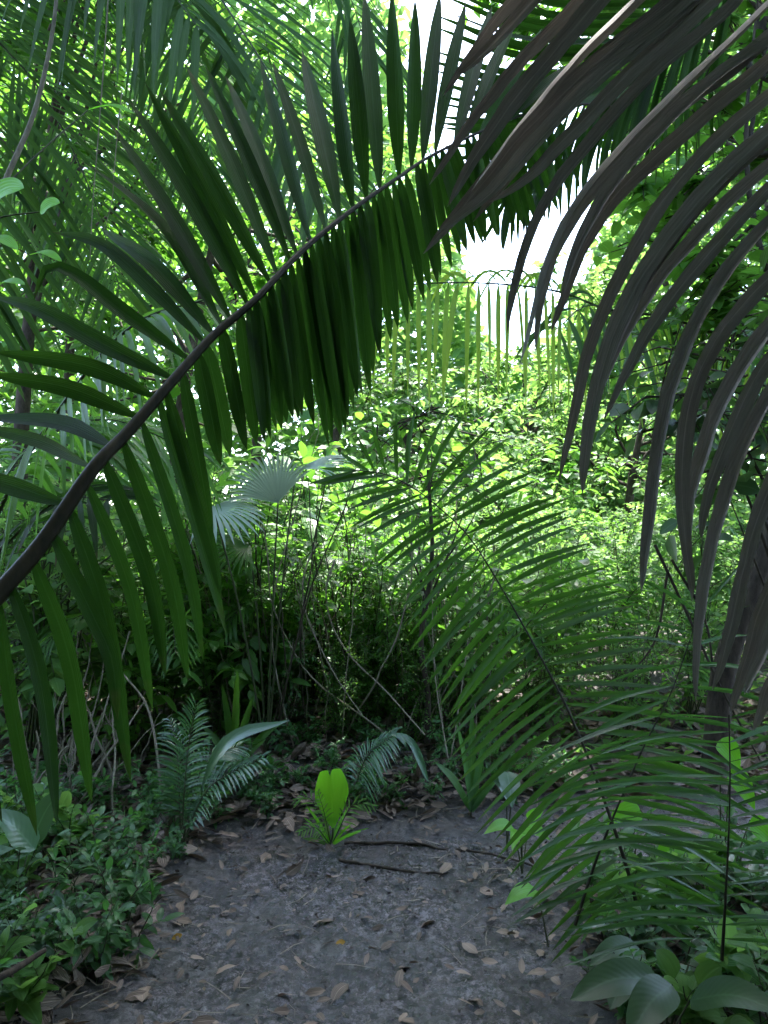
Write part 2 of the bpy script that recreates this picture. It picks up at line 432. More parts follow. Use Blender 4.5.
def hero_frond(name, label, cat, rach, r0, r1, lf, mat, rmat, halfw, arc=.08, K=14, jit=.35, fold=.3, tipd=.12, crinkle=0):
    """rach: [(u,v,d)]; lf: list of (base_uv, mids..., tip_uv, width factor) polylines in picture coordinates, depths from the rachis"""
    P = crv([at(*p) for p in rach], 90)
    root = thing(name, label, cat, P[0])
    mb = MB(); tube(mb, P, r1 + (r0 - r1) * (1 - np.linspace(0, 1, len(P))) ** 2.4, 10)
    mb.obj('rachis', rmat, root, P[0])
    pp = px(P); dep = (P - CAM) @ FW
    for k, (poly, wf, dd, *pk) in enumerate(lf):
        b = np.array(poly[0], float)
        i = int(np.argmin(((pp - b) ** 2).sum(1)))
        d0 = dep[i]
        n = len(poly)
        pts = [P[i]] + [at(poly[q][0], poly[q][1], d0 + dd * (q / (n - 1))) for q in range(1, n)]
        if n == 2:
            mid = (pts[0] + pts[1]) / 2; l = np.linalg.norm(pts[1] - pts[0])
            pts = [pts[0], mid + np.array([0, 0, arc * l]), pts[1]]
        C = crv(pts, K)
        pf = prof(pk[0] if pk else 'leaflet', K)
        if crinkle:
            for _ in range(14):
                C[1:-1] = .25 * C[:-2] + .5 * C[1:-1] + .25 * C[2:]
            q = np.linspace(0, 9, K); ph = rng.uniform(0, 90)
            C = C + np.stack([fbm(q + ph, q * 0 + j, 3, j) - .5 for j in (1, 2, 3)], 1) * .0055 * np.linspace(0, 1, K)[:, None] ** .5
            pf = prof('dry', K) ** .6 * (.85 + .3 * fbm(q * 1.3 + ph, q * 0, 3, 9)); pf[-1] = .03
        nr = nz(TOCAM(C.mean(0)) + rng.normal(size=3) * jit)
        m = MB(); ribbons(m, C[None], nr[None], np.array([halfw * wf * rng.uniform(.88, 1.1)]), pf, fold, 5, 0,
                          np.array([rng.random()]), np.array([rng.normal() * (.15 if crinkle else .35)]))
        m.obj('leaflet', mat, root, P[0])
    return root

main_rach = [(-25, 620, 1.22), (0, 592, 1.25), (43, 542, 1.3), (93, 469, 1.36), (127, 433, 1.41), (170, 384, 1.47), (213, 336, 1.54), (256, 299, 1.6),
             (303, 250, 1.69), (356, 207, 1.79), (399, 177, 1.88), (429, 157, 1.95), (480, 132, 2.06), (530, 113, 2.17), (580, 104, 2.28), (625, 108, 2.38)]
upper = [((72, 498), (-60, 470)), ((95, 466), (40, 440), (-25, 426)), ((117, 443), (60, 424), (-22, 418)), ((137, 416), (70, 388), (-12, 374)),
         ((155, 400), (90, 366), (-6, 352)), ((170, 382), (100, 342), (37, 308), (-6, 297)), ((187, 362), (120, 310), (75, 275), (48, 268), (34, 300)),
         ((205, 343), (150, 285), (100, 243), (52, 232)), ((214, 334), (150, 262), (100, 228)), ((224, 325), (160, 226), (78, 158)), ((233, 315), (108, 120)),
         ((245, 303), (128, 98)), ((256, 292), (145, 82)), ((266, 283), (160, 90)), ((277, 272), (185, 63)), ((288, 262), (205, 65)), ((298, 253), (225, 75)),
         ((312, 240), (260, 60)), ((322, 230), (272, 60)), ((338, 217), (302, 50)), ((354, 206), (332, 27)), ((368, 196), (350, 17)), ((382, 187), (364, -8)),
         ((396, 178), (392, -12)), ((410, 168), (415, -2)), ((424, 159), (440, -8)), ((438, 152), (466, 2)), ((452, 145), (492, 6)), ((466, 138), (518, 16)),
         ((480, 132), (542, 28)), ((494, 127), (566, 42)), ((508, 121), (586, 55)), ((522, 116), (604, 66)), ((540, 111), (622, 76)), ((560, 107), (640, 90))]
lower = [((-18, 612), (-30, 720), (2, 822)), ((-6, 600), (12, 700), (37, 836)), ((10, 583), (40, 680), (57, 828)), ((30, 560), (70, 660), (92, 803)),
         ((48, 535), (95, 620), (112, 660), (118, 720)), ((70, 503), (106, 620), (131, 782)), ((88, 478), (130, 590), (153, 712)), ((107, 458), (150, 580), (166, 678)),
         ((123, 440), (170, 575), (188, 682)), ((143, 420), (186, 560), (203, 662)), ((160, 400), (200, 540), (226, 634)), ((172, 388), (210, 540), (222, 600)),
         ((187, 370), (206, 500), (212, 560)), ((200, 358), (221, 466)), ((213, 346), (230, 456)), ((227, 331), (247, 450)), ((240, 319), (257, 446)), ((250, 309), (264, 443)), ((260, 298), (277, 432)),
         ((270, 289), (287, 424)), ((280, 280), (299, 420)), ((290, 270), (310, 414)), ((300, 258), (329, 447)), ((310, 249), (340, 436)), ((320, 240), (346, 432)),
         ((330, 231), (354, 410)), ((340, 222), (363, 397)), ((352, 213), (369, 386)), ((364, 204), (380, 357)), ((376, 196), (391, 342)), ((390, 185), (408, 324)),
         ((402, 177), (424, 302)), ((416, 167), (438, 284)), ((430, 158), (452, 268)), ((444, 151), (467, 252)), ((458, 144), (483, 244)), ((472, 138), (498, 238)),
         ((486, 132), (515, 234)), ((500, 126), (530, 230)), ((515, 120), (546, 222)), ((532, 115), (562, 205)), ((552, 108), (580, 190))]
lf = []
for p in upper:
    lf.append((p, 1.08 if p[0][0] < 330 else 1.3, rng.uniform(.05, .3)))
for p, nx in zip(lower, lower[1:] + [None]):
    dense = p[0][0] > 240
    lf.append((p, .82 if p[0][0] < 190 else (.95 if not dense else .82), rng.uniform(-.08, .12), 'hang'))
    if dense and nx is not None:
        mid = tuple(tuple((np.array(a) + np.array(b)) / 2 + (0 if q == 0 else rng.normal(size=2) * 4)) for q, (a, b) in enumerate(zip(p, nx)))
        lf.append((mid, .82, rng.uniform(-.1, .14), 'hang'))
hero_frond('palm_frond', 'large dark green palm frond arching in from the left edge across the trail', 'palm frond',
           main_rach, .0158, .0030, lf, MT['frond'], MT['rachis'], .0165, .02, jit=.28, fold=.4)

dry_rach = [(690, -210, .92), (770, -140, .90), (822, -50, .90), (846, 60, .92), (860, 200, .95), (866, 340, 1.0), (868, 480, 1.05), (870, 620, 1.1)]
dryl = [[(745, -165), (650, -62), (575, 30), (520, 92), (478, 150), (448, 205)], [(790, -110), (720, -25), (640, 38), (575, 98), (520, 165), (474, 222)],
        [(838, 20), (760, 45), (680, 112), (640, 152), (600, 205), (575, 250), (560, 300)], [(848, 90), (770, 145), (705, 205), (668, 252), (628, 312), (606, 372)],
        [(720, -190), (600, -90), (520, -10), (468, 50), (443, 96)], [(735, -175), (640, -70), (560, 15), (500, 75), (455, 135), (430, 185)],
        [(750, -160), (690, -60), (620, 10), (556, 75), (505, 140), (470, 190)],
        [(770, -140), (690, -10), (615, 45), (548, 105), (498, 165), (455, 215), (422, 255)],
        [(800, -95), (735, 15), (655, 67), (612, 123), (560, 178), (532, 217), (519, 262), (508, 332)],
        [(822, -50), (725, 43), (672, 87), (629, 133), (582, 187), (553, 222), (538, 275), (520, 366)],
        [(832, -10), (722, 80), (658, 125), (614, 175), (575, 215), (552, 262), (537, 352)],
        [(842, 40), (775, 88), (712, 140), (669, 190), (645, 220), (626, 258), (602, 299), (588, 346), (572, 403), (559, 482)],
        [(846, 75), (780, 120), (725, 173), (685, 213), (655, 256), (619, 313), (602, 356), (592, 399), (583, 493)],
        [(850, 110), (785, 152), (735, 195), (690, 245), (650, 296), (615, 350), (598, 400), (589, 440)],
        [(856, 165), (795, 196), (745, 252), (699, 316), (679, 366), (662, 416), (655, 463), (650, 540), (642, 592)],
        [(860, 215), (785, 258), (725, 323), (692, 373), (684, 423), (679, 480), (685, 530), (692, 602)],
        [(862, 262), (790, 305), (739, 369), (708, 443), (690, 489), (688, 560)],
        [(864, 310), (795, 360), (748, 436), (729, 486), (722, 520), (709, 569), (702, 629), (695, 702)],
        [(866, 370), (805, 420), (762, 500), (745, 560), (728, 640), (712, 690)],
        [(868, 460), (805, 530), (767, 590), (748, 645), (731, 714)],
        [(869, 520), (815, 590), (778, 660), (752, 730)]]
dryl += [[(p[0][0] + 5, p[0][1] + 8)] + [(a + 10 + rng.uniform(0, 9), b + 4 + rng.uniform(0, 8)) for a, b in p[1:-1]] + [(p[-1][0] + 14, p[-1][1] - 20)] for p in dryl[1::3]]
hero_frond('palm_frond', 'dry grey brown palm frond hanging close in front of the upper right corner', 'palm frond',
           dry_rach, .016, .007, [(p, 1.0, rng.uniform(-.05, .12)) for p in dryl], MT['frond_dry'], MT['rachis'], .0102, .05, 30, .4, .9, crinkle=1)

def interp_px(keys, t):
    k = np.array(keys, float)
    return np.stack([np.interp(t, k[:, 0], k[:, 1]), np.interp(t, k[:, 0], k[:, 2])], -1)

def keyed_frond(name, label, cat, rach, r0, r1, right, left, n, mat, rmat, halfw, bend, jit=.5, tipd=.15, t0=.1, skip=.12):
    """tips given as keys along the rachis; leaflets leave it forwards and bend out to their tips"""
    P = crv([at(*p) for p in rach], 120)
    pp = px(P); dep = (P - CAM) @ FW
    lf = []
    for side, keys in ((1, right), (-1, left)):
        for t in np.linspace(t0, .985, n):
            if rng.random() < skip: continue
            i = int(t * 119)
            tip = interp_px(keys, t) + rng.normal(size=2) * (9 if n < 40 else 3.5)
            b = pp[i]
            tan = nz(pp[min(i + 3, 119)] - pp[i - 3])
            l = np.linalg.norm(tip - b)
            mid = (b + tip) / 2 + tan * l * bend
            lf.append(((tuple(b), tuple(mid), tuple(tip)), .75 if t > .9 else 1.0, rng.uniform(-tipd, tipd)))
    return hero_frond(name, label, cat, rach, r0, r1, lf, mat, rmat, halfw, .05, 10, jit, .3)

feather_rach = [(650, 975, 2.62), (635, 898, 2.62), (615, 831, 2.66), (592, 768, 2.72), (572, 719, 2.78), (545, 665, 2.86), (504, 592, 2.97), (469, 537, 3.05),
                (436, 505, 3.12), (410, 486, 3.17), (384, 474, 3.22), (352, 470, 3.25)]
fr = [(0.1, 760, 985), (.2, 770, 900), (.3, 760, 815), (.4, 700, 735), (.47, 660, 660), (.55, 632, 600), (.63, 600, 555), (.69, 579, 516), (.76, 554, 492), (.80, 532, 464), (.85, 489, 423), (.89, 431, 402), (.92, 388, 406), (.95, 356, 440), (1.0, 300, 474)]
fl = [(0.1, 560, 985), (.2, 535, 915), (.3, 505, 872), (.4, 465, 800), (.5, 446, 742), (.58, 444, 712), (.66, 418, 660), (.74, 392, 602), (.80, 380, 556), (.87, 346, 518), (.94, 318, 488), (1.0, 298, 482)]
keyed_frond('palm_frond', 'feathery green palm frond rising from the right path edge and arching to the left', 'palm frond',
            feather_rach, .009, .0025, fr, fl, 52, MT['feather'], MT['rachis'], .0114, .03, jit=.25, skip=.03)

hi = [(780, -110, 3.0), (690, 5, 2.9), (630, 66, 2.82), (575, 108, 2.76), (535, 148, 2.72), (508, 195, 2.7)]
keyed_frond('palm_frond', 'dark fine leaved palm frond hanging across the bright sky at the top', 'palm frond',
            hi, .008, .002, [(.1, 740, 150), (.35, 660, 185), (.6, 590, 205), (.8, 540, 228), (1, 500, 255)], [(.1, 520, -120), (.35, 450, -40), (.6, 425, 40), (.8, 440, 130), (1, 478, 250)],
            46, MT['frond'], MT['rachis'], .0125, .10, jit=.3, t0=.15)

# two lower fronds of the same thicket, thinner leaflets lying nearly level
r2 = [(575, 925, 2.4), (600, 850, 2.42), (640, 755, 2.46), (672, 690, 2.5), (700, 610, 2.56)]
keyed_frond('palm_frond', 'thin leaning palm frond crossing behind the feathery frond low on the right', 'palm frond',
            r2, .006, .002, [(0.1, 700, 960), (.4, 765, 860), (.7, 790, 745), (1, 745, 560)], [(.1, 515, 925), (.4, 520, 838), (.7, 552, 745), (1, 650, 580)],
            17, MT['reed'], MT['rachis'], .0085, .06)
r3 = [(722, 960, 2.1), (728, 850, 2.1), (730, 780, 2.12), (729, 715, 2.15)]
keyed_frond('palm_frond', 'upright palm frond with level leaflets beside the right edge', 'palm frond',
            r3, .005, .002, [(0.1, 850, 960), (.5, 860, 830), (1, 840, 690)], [(.1, 560, 955), (.35, 555, 890), (.7, 560, 800), (1, 600, 735)],
            21, MT['reed'], MT['rachis'], .008, .06, jit=.8, tipd=.3)

# ------------------------------------------------------------------ generic feather fronds
def feather(mb, P, up, n, Lmax, hw, rmb=None, a0=75, a1=30, droop=.35, r0=.012, r1=.003, t0=.12, lprof=None, K=8, jit=.1, fold=.25, lift=.1, rows=3):
    P = np.asarray(P, float); M = len(P)
    T = nz(np.gradient(P, axis=0)); U = np.broadcast_to(np.asarray(up, float), P.shape)
    S = nz(np.cross(T, U)); U = np.cross(S, T)
    tube(rmb, P, np.linspace(r0, r1, M), 6)
    t = np.linspace(t0, .99, n); i = t * (M - 1); i0 = np.clip(i.astype(int), 0, M - 2); f = (i - i0)[:, None]
    lerp = lambda A: A[i0] * (1 - f) + A[i0 + 1] * f
    lp = np.interp(t, [0, t0, .35, .6, .85, 1], [.5, .6, 1, .98, .7, .45]) if lprof is None else np.interp(t, *lprof)
    ang = np.radians(np.interp(t, [t0, 1], [a0, a1]))[:, None]
    B, TT, SS, UU = lerp(P), nz(lerp(T)), nz(lerp(S)), nz(lerp(U))
    s = np.linspace(0, 1, K)
    for sd in (-1, 1):
        D = nz(TT * np.cos(ang) + sd * SS * np.sin(ang) + UU * lift + rng.normal(size=B.shape) * jit * .6)
        L = Lmax * lp * rng.uniform(.9, 1.06, n)
        C = B[:, None] + D[:, None] * (L[:, None] * s)[..., None]
        dr = droop * rng.uniform(.8, 1.25, n)
        C[..., 2] -= (dr * L)[:, None] * s ** 2
        ribbons(mb, C, nz(UU + rng.normal(size=B.shape) * .25), hw * rng.uniform(.85, 1.1, n), prof('leaflet', K), fold, rows, 0, None, rng.normal(size=n) * .4)

def frond_part(root, P, up, n, Lmax, hw, mat, rmat, **k):
    o = np.array(root.location)
    lm, rm = MB(), MB(); feather(lm, P, up, n, Lmax, hw, rmb=rm, **k)
    fo = lm.obj('frond', mat, root, o)
    rm.obj('rachis', rmat, fo, o)
    return fo

def px_frond(root, rach, up, n, Lmax, hw, mat, rmat, **k):
    return frond_part(root, crv([at(*p) for p in rach], 40), up, n, Lmax, hw, mat, rmat, **k)

# tall palm upper left: its crown hangs into the frame, trunk just outside the left edge
b0 = gp(-150, 5.2); crown = at(-120, -150, 5.2)
tp = thing('palm_tree', 'tall palm at the upper left whose long drooping fronds fill the corner', 'palm tree', b0)
mb = MB(); tube(mb, crv([b0 - [0, 0, .2], b0 + [.05, 0, 1.5], (b0 + crown) / 2 + [.05, 0, .6], crown], 20), np.linspace(.12, .085, 20), 12)
mb.obj('trunk', MT['bark'], tp, b0)
PF = MT['palm_far']; RG = MT['rachis_g']
px_frond(tp, [(-100, -150, 5.2), (60, -110, 4.9), (190, -50, 4.6), (225, 5, 4.4), (262, 62, 4.3), (300, 135, 4.2), (330, 215, 4.15)], (.3, -.6, .7), 60, .95, .017, PF, RG, a0=70, a1=35, droop=.25)
px_frond(tp, [(-90, -150, 5.1), (-20, -100, 4.6), (70, -65, 4.2), (150, -30, 4.0), (200, 30, 3.9)], (.1, -.5, .8), 40, .85, .022, PF, RG, a0=75, a1=40, droop=.9)
px_frond(tp, [(-140, -140, 5.0), (-40, -60, 4.7), (-10, 60, 4.5), (-15, 180, 4.4), (-25, 320, 4.3)], (.5, -.75, .3), 64, 1.05, .016, PF, RG, a0=65, a1=35, droop=.2)
px_frond(tp, [(-80, -170, 5.3), (100, -160, 5.4), (260, -90, 5.5), (340, -20, 5.6), (370, 60, 5.6)], (0, -.5, .8), 50, .9, .018, PF, RG, a0=75, a1=40, droop=.5)
px_frond(tp, [(-130, -120, 5.0), (-30, 10, 5.3), (40, 90, 5.5), (90, 190, 5.6), (120, 290, 5.6)], (.4, -.75, .4), 60, 1.0, .016, PF, RG, a0=65, a1=35, droop=.3)
px_frond(tp, [(-100, -160, 5.3), (40, -120, 5.8), (140, -40, 6.1), (190, 60, 6.2), (215, 170, 6.2)], (.3, -.7, .6), 56, 1.1, .018, PF, RG, a0=65, a1=35, droop=.4)

# palm behind the big frond (left, middle height)
b1 = gp(-60, 3.2)
t2 = thing('palm_tree', 'short palm behind the big frond at the left edge, leaflets hanging straight', 'palm tree', b1)
mb = MB(); top1 = at(-45, 600, 3.1); tube(mb, crv([b1 - [0, 0, .1], (b1 + top1) / 2, top1], 10), np.linspace(.05, .04, 10), 10); mb.obj('trunk', MT['bark'], t2, b1)
px_frond(t2, [(-45, 600, 3.1), (20, 470, 2.8), (57, 413, 2.7), (100, 356, 2.65), (145, 318, 2.6), (205, 300, 2.6)], (-.3, -.5, .8), 34, .48, .013, MT['broad'], RG, a0=80, a1=45, droop=.85, t0=.3)
px_frond(t2, [(-45, 600, 3.1), (10, 540, 2.7), (60, 500, 2.5), (110, 500, 2.4)], (-.1, -.5, .8), 22, .40, .012, MT['frond'], RG, a0=75, a1=40, droop=.4, t0=.3)
px_frond(t2, [(-45, 600, 3.1), (-10, 500, 3.4), (40, 440, 3.7), (110, 420, 3.9), (190, 450, 4.0)], (-.1, -.5, .8), 40, .62, .014, MT['broad'], RG, a0=75, a1=40, droop=.7, t0=.3)

# level frond with hanging leaflets in front of the bright gap
b2 = gp(860, 5.4)
t3 = thing('palm_tree', 'backlit palm with a level frond of hanging leaflets below the bright sky gap', 'palm tree', b2)
top2 = at(850, 400, 5.2)
mb = MB(); tube(mb, crv([b2 - [0, 0, .1], (b2 + top2) / 2 + [.1, 0, 0], top2], 14), np.linspace(.06, .045, 14), 10); mb.obj('trunk', MT['bark'], t3, b2)
px_frond(t3, [(850, 400, 5.2), (740, 345, 5.1), (668, 318, 5.0), (610, 310, 4.8), (560, 292, 4.65), (500, 284, 4.5), (440, 283, 4.4), (388, 288, 4.3), (352, 300, 4.25)], (0, -.85, .5), 50, .50, .015, MT['glow'], RG, a0=85, a1=65, droop=.9, t0=.15, lprof=([0, .2, .8, 1], [.9, 1, .95, .7]))
px_frond(t3, [(850, 400, 5.2), (740, 345, 5.1), (668, 318, 5.0), (630, 320, 4.8), (590, 305, 4.6), (555, 330, 4.5)], (0, -.85, .5), 22, .6, .016, MT['palm_far'], RG, a0=85, a1=60, droop=1.0, t0=.2)

# ------------------------------------------------------------------ young palms beside the path
def young_palm(label, base, fronds, mat, blade=None, bmat=None):
    root = thing('young_palm', label, 'young palm', base)
    for tip, h, L, n, up in fronds:
        P = crv([base, base + (np.array(tip) - base) * [.35, .35, 0] + [0, 0, h], tip], 24)
        frond_part(root, P, up, n, L, .0056, mat, MT['rachis_g'], a0=62, a1=30, droop=.35, r0=.005, r1=.0015, t0=.22, K=7, jit=.05)
    for tip, ctrl, w in (blade or []):
        C = crv([base, ctrl, tip], 14)
        mb = MB(); ribbons(mb, C[None], nz(np.array([[.1, -.75, .65]])), np.array([w]), np.interp(np.linspace(0, 1, 14), [0, .35, .42, .6, .8, 1], [.06, .08, .35, 1, .85, .03]), .25, 5)
        mb.obj('leaf', bmat or mat, root, base)
    return root

bL = gp(184, 3.72, -.01)
young_palm('young palm with dark feathery leaves and one broad pale blade left of the path', bL,
           [(at(196, 704, 3.7), .40, .20, 30, (-.2, -.9, .3)), (at(262, 758, 3.5), .30, .17, 24, (-.2, -.5, .8)), (at(240, 745, 3.9), .36, .17, 24, (-.2, -.6, .7)), (at(170, 720, 3.95), .42, .16, 22, (.2, -.9, .3))],
           MT['seedling'], [(at(290, 720, 3.5), at(222, 748, 3.6), .034)], MT['blue'])
bC = gp(328, 3.78, -.01)
bD = gp(347, 4.15, -.01)
yp = young_palm('young palm with a drooping feathery leaf behind the bright notched seedling leaf', bD, [], MT['seedling'])
frond_part(yp, crv([bD, at(352, 800, 4.13), at(366, 758, 4.08), at(396, 733, 4.0)], 30), (-.35, -.6, .75), 26, .21, .0062, MT['seedling'], MT['rachis_g'], a0=75, a1=35, droop=.55, r0=.005, r1=.0015, t0=.3, K=8, jit=.05)
frond_part(yp, crv([bD, at(335, 800, 4.25), at(318, 775, 4.35), at(296, 790, 4.4)], 24), (.2, -.6, .75), 16, .15, .0055, MT['seedling'], MT['rachis_g'], a0=70, a1=35, droop=.5, r0=.004, r1=.0015, t0=.3, K=7, jit=.05)
C = crv([at(392, 734, 4.0), at(412, 744, 3.95), at(428, 782, 3.9)], 12)
mb = MB(); ribbons(mb, C[None], nz(np.array([[.2, -.7, .6]])), np.array([.022]), prof('strap', 12), .3, 5); mb.obj('leaf', MT['seedling'], yp, bD)
sd = thing('palm_seedling', 'small palm seedling with one bright lime notched leaf at the path end', 'palm seedling', bC)
# the notched leaf: two lobes of one pleated blade
hub = at(333, 828, 3.74)
mb = MB(); tube(mb, crv([bC, (bC + hub) / 2 + [.01, 0, 0], hub], 8), np.linspace(.007, .0035, 8), 8); mb.obj('stem', MT['stem'], sd, bC)
mb = MB()
nth = 15; K = 12
th = np.linspace(-1, 1, nth)
V = np.zeros((nth, K, 3)); s = np.linspace(0, 1, K)
for a in range(nth):
    ta = th[a]
    reach = (.29 - .028 * max(0, 1 - abs(ta) / .16) - .022 * ta ** 2) * (1 - .16 * max(0, abs(ta) - .75) / .25)
    wid = .083 * np.interp(s, [0, .15, .4, .65, .85, 1], [.06, .34, .74, 1, .99, .86])
    V[a, :, 0] = ta * wid * (1.0)
    V[a, :, 2] = reach * s
    V[a, :, 1] = .045 * np.abs(ta) * s - .03 * s ** 2 + .007 * (a % 2) * np.sin(np.pi * s)
Q = [[a * K + k, (a + 1) * K + k, (a + 1) * K + k + 1, a * K + k + 1] for a in range(nth - 1) for k in range(K - 1)]
uv = np.stack(np.broadcast_arrays(s[None], th[:, None]), -1)
ca, sa = math.cos(.16), math.sin(.16)
V = np.stack([V[..., 0] * ca + V[..., 2] * sa * -.3, V[..., 1] + .10 * V[..., 2] - .5 * V[..., 2] ** 2, V[..., 2] + V[..., 0] * sa], -1)
mb.add(V + hub, Q, uv, .7); mb.obj('leaf', MT['bright'], sd, bC)
b3 = at(331, 846, 3.76)
for a, l in ((-62, .17), (-48, .24), (-36, .15), (-26, .27), (-14, .19), (12, .16), (24, .22), (36, .15), (48, .21), (60, .15), (72, .17), (-74, .13)):
    l *= rng.uniform(.75, 1.25); d3 = np.array([math.sin(R(a)), rng.normal() * .4, math.cos(R(a))])
    C = crv([b3, b3 + d3 * l * .55, b3 + d3 * l - [0, 0, .10 * l]], 10)
    mb = MB(); ribbons(mb, C[None], nz(np.array([[rng.normal() * .3, -.8, .5]])), np.array([.0085]) * rng.uniform(.6, 1.2), prof('strap', 10), .35, 3, twist=np.array([rng.normal() * .8]))
    mb.obj('blade', MT['bright' if rng.random() < .45 else 'lime'], sd, bC)

for tipp, ctl, L_ in ((at(296, 800, 3.85), at(312, 800, 3.8), .085), (at(372, 806, 3.7), at(352, 806, 3.74), .085), (at(318, 792, 3.7), at(324, 812, 3.74), .07), (at(300, 832, 3.6), at(316, 828, 3.68), .07)):
    frond_part(sd, crv([b3, ctl, tipp], 20), (.1, -.7, .7), 11, L_, .0042, MT['lime'], MT['stem'], a0=55, a1=25, droop=.3, r0=.003, r1=.001, t0=.25, K=6)

# ------------------------------------------------------------------ fan palms
def fan_leaf(root, base, hub, ax, nrm, Rf, n, spread, mat, split=.45):
    o = np.array(root.location)
    pm = MB(); tube(pm, crv([base, (base + hub) / 2 + [0, 0, .12], hub], 10), np.linspace(.008, .005, 10), 6)
    ax, nrm = nz(ax), nz(nrm); sd = nz(np.cross(ax, nrm)); nrm = np.cross(sd, ax)
    mb = MB(); th = np.linspace(-spread, spread, n)
    D = np.cos(th)[:, None] * ax + np.sin(th)[:, None] * sd
    L = Rf * (1 - .12 * (th / spread) ** 2) * rng.uniform(.94, 1.04, n)
    s = np.linspace(0, 1, 9)
    C = hub + D[:, None] * (L[:, None] * s)[..., None]
    C[..., 2] -= (.18 * L)[:, None] * np.maximum(0, s - .4) ** 2 * 3
    C = C - nrm * .0
    w = Rf * 2 * spread / n * .56
    ribbons(mb, C, np.broadcast_to(nrm, (n, 3)), np.full(n, w), np.interp(s, [0, split, .75, 1], [.04, split * 1.05, .42, .02]), .55, 3, 0)
    lo = mb.obj('leaf', mat, root, o)
    pm.obj('petiole', MT['stem'], lo, o)
bf = gp(268, 4.7)
fp = thing('fan_palm', 'pale silvery fan palm standing behind the middle of the thicket', 'fan palm', bf)
fan_leaf(fp, bf, at(278, 503, 4.55), (-.32, -.15, .95), (.15, -.95, .1), .37, 22, 1.0, MT['fan'])
fan_leaf(fp, bf, at(213, 506, 4.5), (.55, -.3, -.25), (.1, -.6, .8), .33, 16, 1.2, MT['fan'], .25)
fan_leaf(fp, bf, at(296, 470, 4.7), (.9, -.2, .25), (0, -.4, .9), .40, 16, .6, MT['fan'], .3)
fan_leaf(fp, bf, at(250, 545, 4.8), (-.5, -.4, -.1), (0, -.6, .8), .30, 16, 1.1, MT['broad'], .3)

# ------------------------------------------------------------------ shrubs and herbs (prototypes, later copied)
def shrub(name, label, cat, h, spread, nst, ntw, nlf, L, W, kind, mat, smat, K=4, droop=.3, upb=.6, wob=.12):
    root = thing(name, label, cat)
    sm, lm = MB(), MB()
    P_, D_ = [], []
    for k in range(nst):
        az = rng.uniform(0, 2 * np.pi); tilt = rng.uniform(.15, 1) * spread
        hh = h * rng.uniform(.6, 1.0)
        tip = np.array([math.cos(az) * tilt, math.sin(az) * tilt, hh])
        b = rng.normal(size=3) * [.05, .05, 0] * spread
        S = crv([b - [0, 0, .06], b + tip * [.25, .25, .45] + rng.normal(size=3) * wob * h * .3, b + tip * [.65, .65, .8] + rng.normal(size=3) * wob * h * .4, b + tip], 12)
        r = .006 * (h / 1.2) ** .5
        tube(sm, S, np.linspace(r, r * .35, 12), 5)
        for q in range(ntw):
            t = rng.uniform(.25, 1); p0 = S[int(t * 11)]
            d = nz(rng.normal(size=3) + [tip[0] * .6, tip[1] * .6, upb])
            l = h * rng.uniform(.12, .32)
            W_ = crv([p0, p0 + d * l * .5 + [0, 0, .04 * l], p0 + d * l - [0, 0, .15 * l]], 6)
            tube(sm, W_, np.linspace(r * .4, r * .2, 6), 4)
            tt = np.linspace(.15, 1, nlf)
            i = tt * 5; i0 = np.clip(i.astype(int), 0, 4); f = (i - i0)[:, None]
            pp = W_[i0] * (1 - f) + W_[i0 + 1] * f
            sidev = nz(np.cross(d, [0, 0, 1.0]) + 1e-3)
            sg = np.where(np.arange(nlf) % 2, 1.0, -1.0)[:, None]
            dd = d * .55 + sidev * sg * .9 + rng.normal(size=(nlf, 3)) * .25
            dd[-1] = d
            P_.append(pp); D_.append(dd)
    P, D = np.concatenate(P_), np.concatenate(D_); n = len(P)
    NN = nz(np.array([0, 0, 1.0]) + rng.normal(size=(n, 3)) * .35)
    sc = rng.uniform(.6, 1.1, n)
    leaves(lm, P, D, NN, L * sc, W * sc, kind, K, droop * rng.uniform(.5, 1.5, n), .22)
    sm.obj('stem', smat, root); lm.obj('foliage', mat, root)
    return root

PR = dict(
    ovate=shrub('shrub', 'x', 'shrub', 1.5, .7, 9, 9, 9, .105, .028, 'ovate', MT['lime'], MT['stem']),
    fine=shrub('shrub', 'x', 'shrub', 1.3, .6, 11, 12, 14, .048, .012, 'ovate', MT['broad'], MT['stem'], 3),
    lance=shrub('shrub', 'x', 'shrub', 1.5, .65, 9, 8, 9, .15, .018, 'lance', MT['broad'], MT['stem'], 5),
    big=shrub('shrub', 'x', 'shrub', 1.8, .7, 6, 6, 6, .19, .05, 'ovate', MT['broad'], MT['stem'], 5, .4),
    limefine=shrub('shrub', 'x', 'shrub', 1.2, .75, 11, 11, 12, .065, .018, 'ovate', MT['lime'], MT['stem'], 3),
    darkfine=shrub('shrub', 'x', 'shrub', 1.2, .6, 10, 10, 12, .06, .013, 'lance', MT['herb'], MT['vine'], 3),
    herb=shrub('herb', 'x', 'herb', .34, .20, 5, 4, 6, .085, .015, 'lance', MT['herb'], MT['stem'], 6),
    herbs=shrub('herb', 'x', 'herb', .26, .22, 7, 5, 8, .042, .010, 'ovate', MT['herb'], MT['stem'], 5),
    herbw=shrub('herb', 'x', 'herb', .34, .22, 4, 3, 5, .10, .019, 'ovate', MT['blue'], MT['stem'], 7),
    herbl=shrub('herb', 'x', 'herb', .36, .22, 4, 3, 5, .10, .028, 'ovate', MT['lime'], MT['stem'], 7),
)

def scatter(kinds, spots, label, group, smin, smax):
    for (u, d) in spots:
        k = kinds[rng.integers(len(kinds))]
        spawn(PR[k], USED, gp(u, d, -.02), rng.uniform(0, 6.28), rng.uniform(smin, smax), label, group, tuple(rng.normal(size=2) * .12))

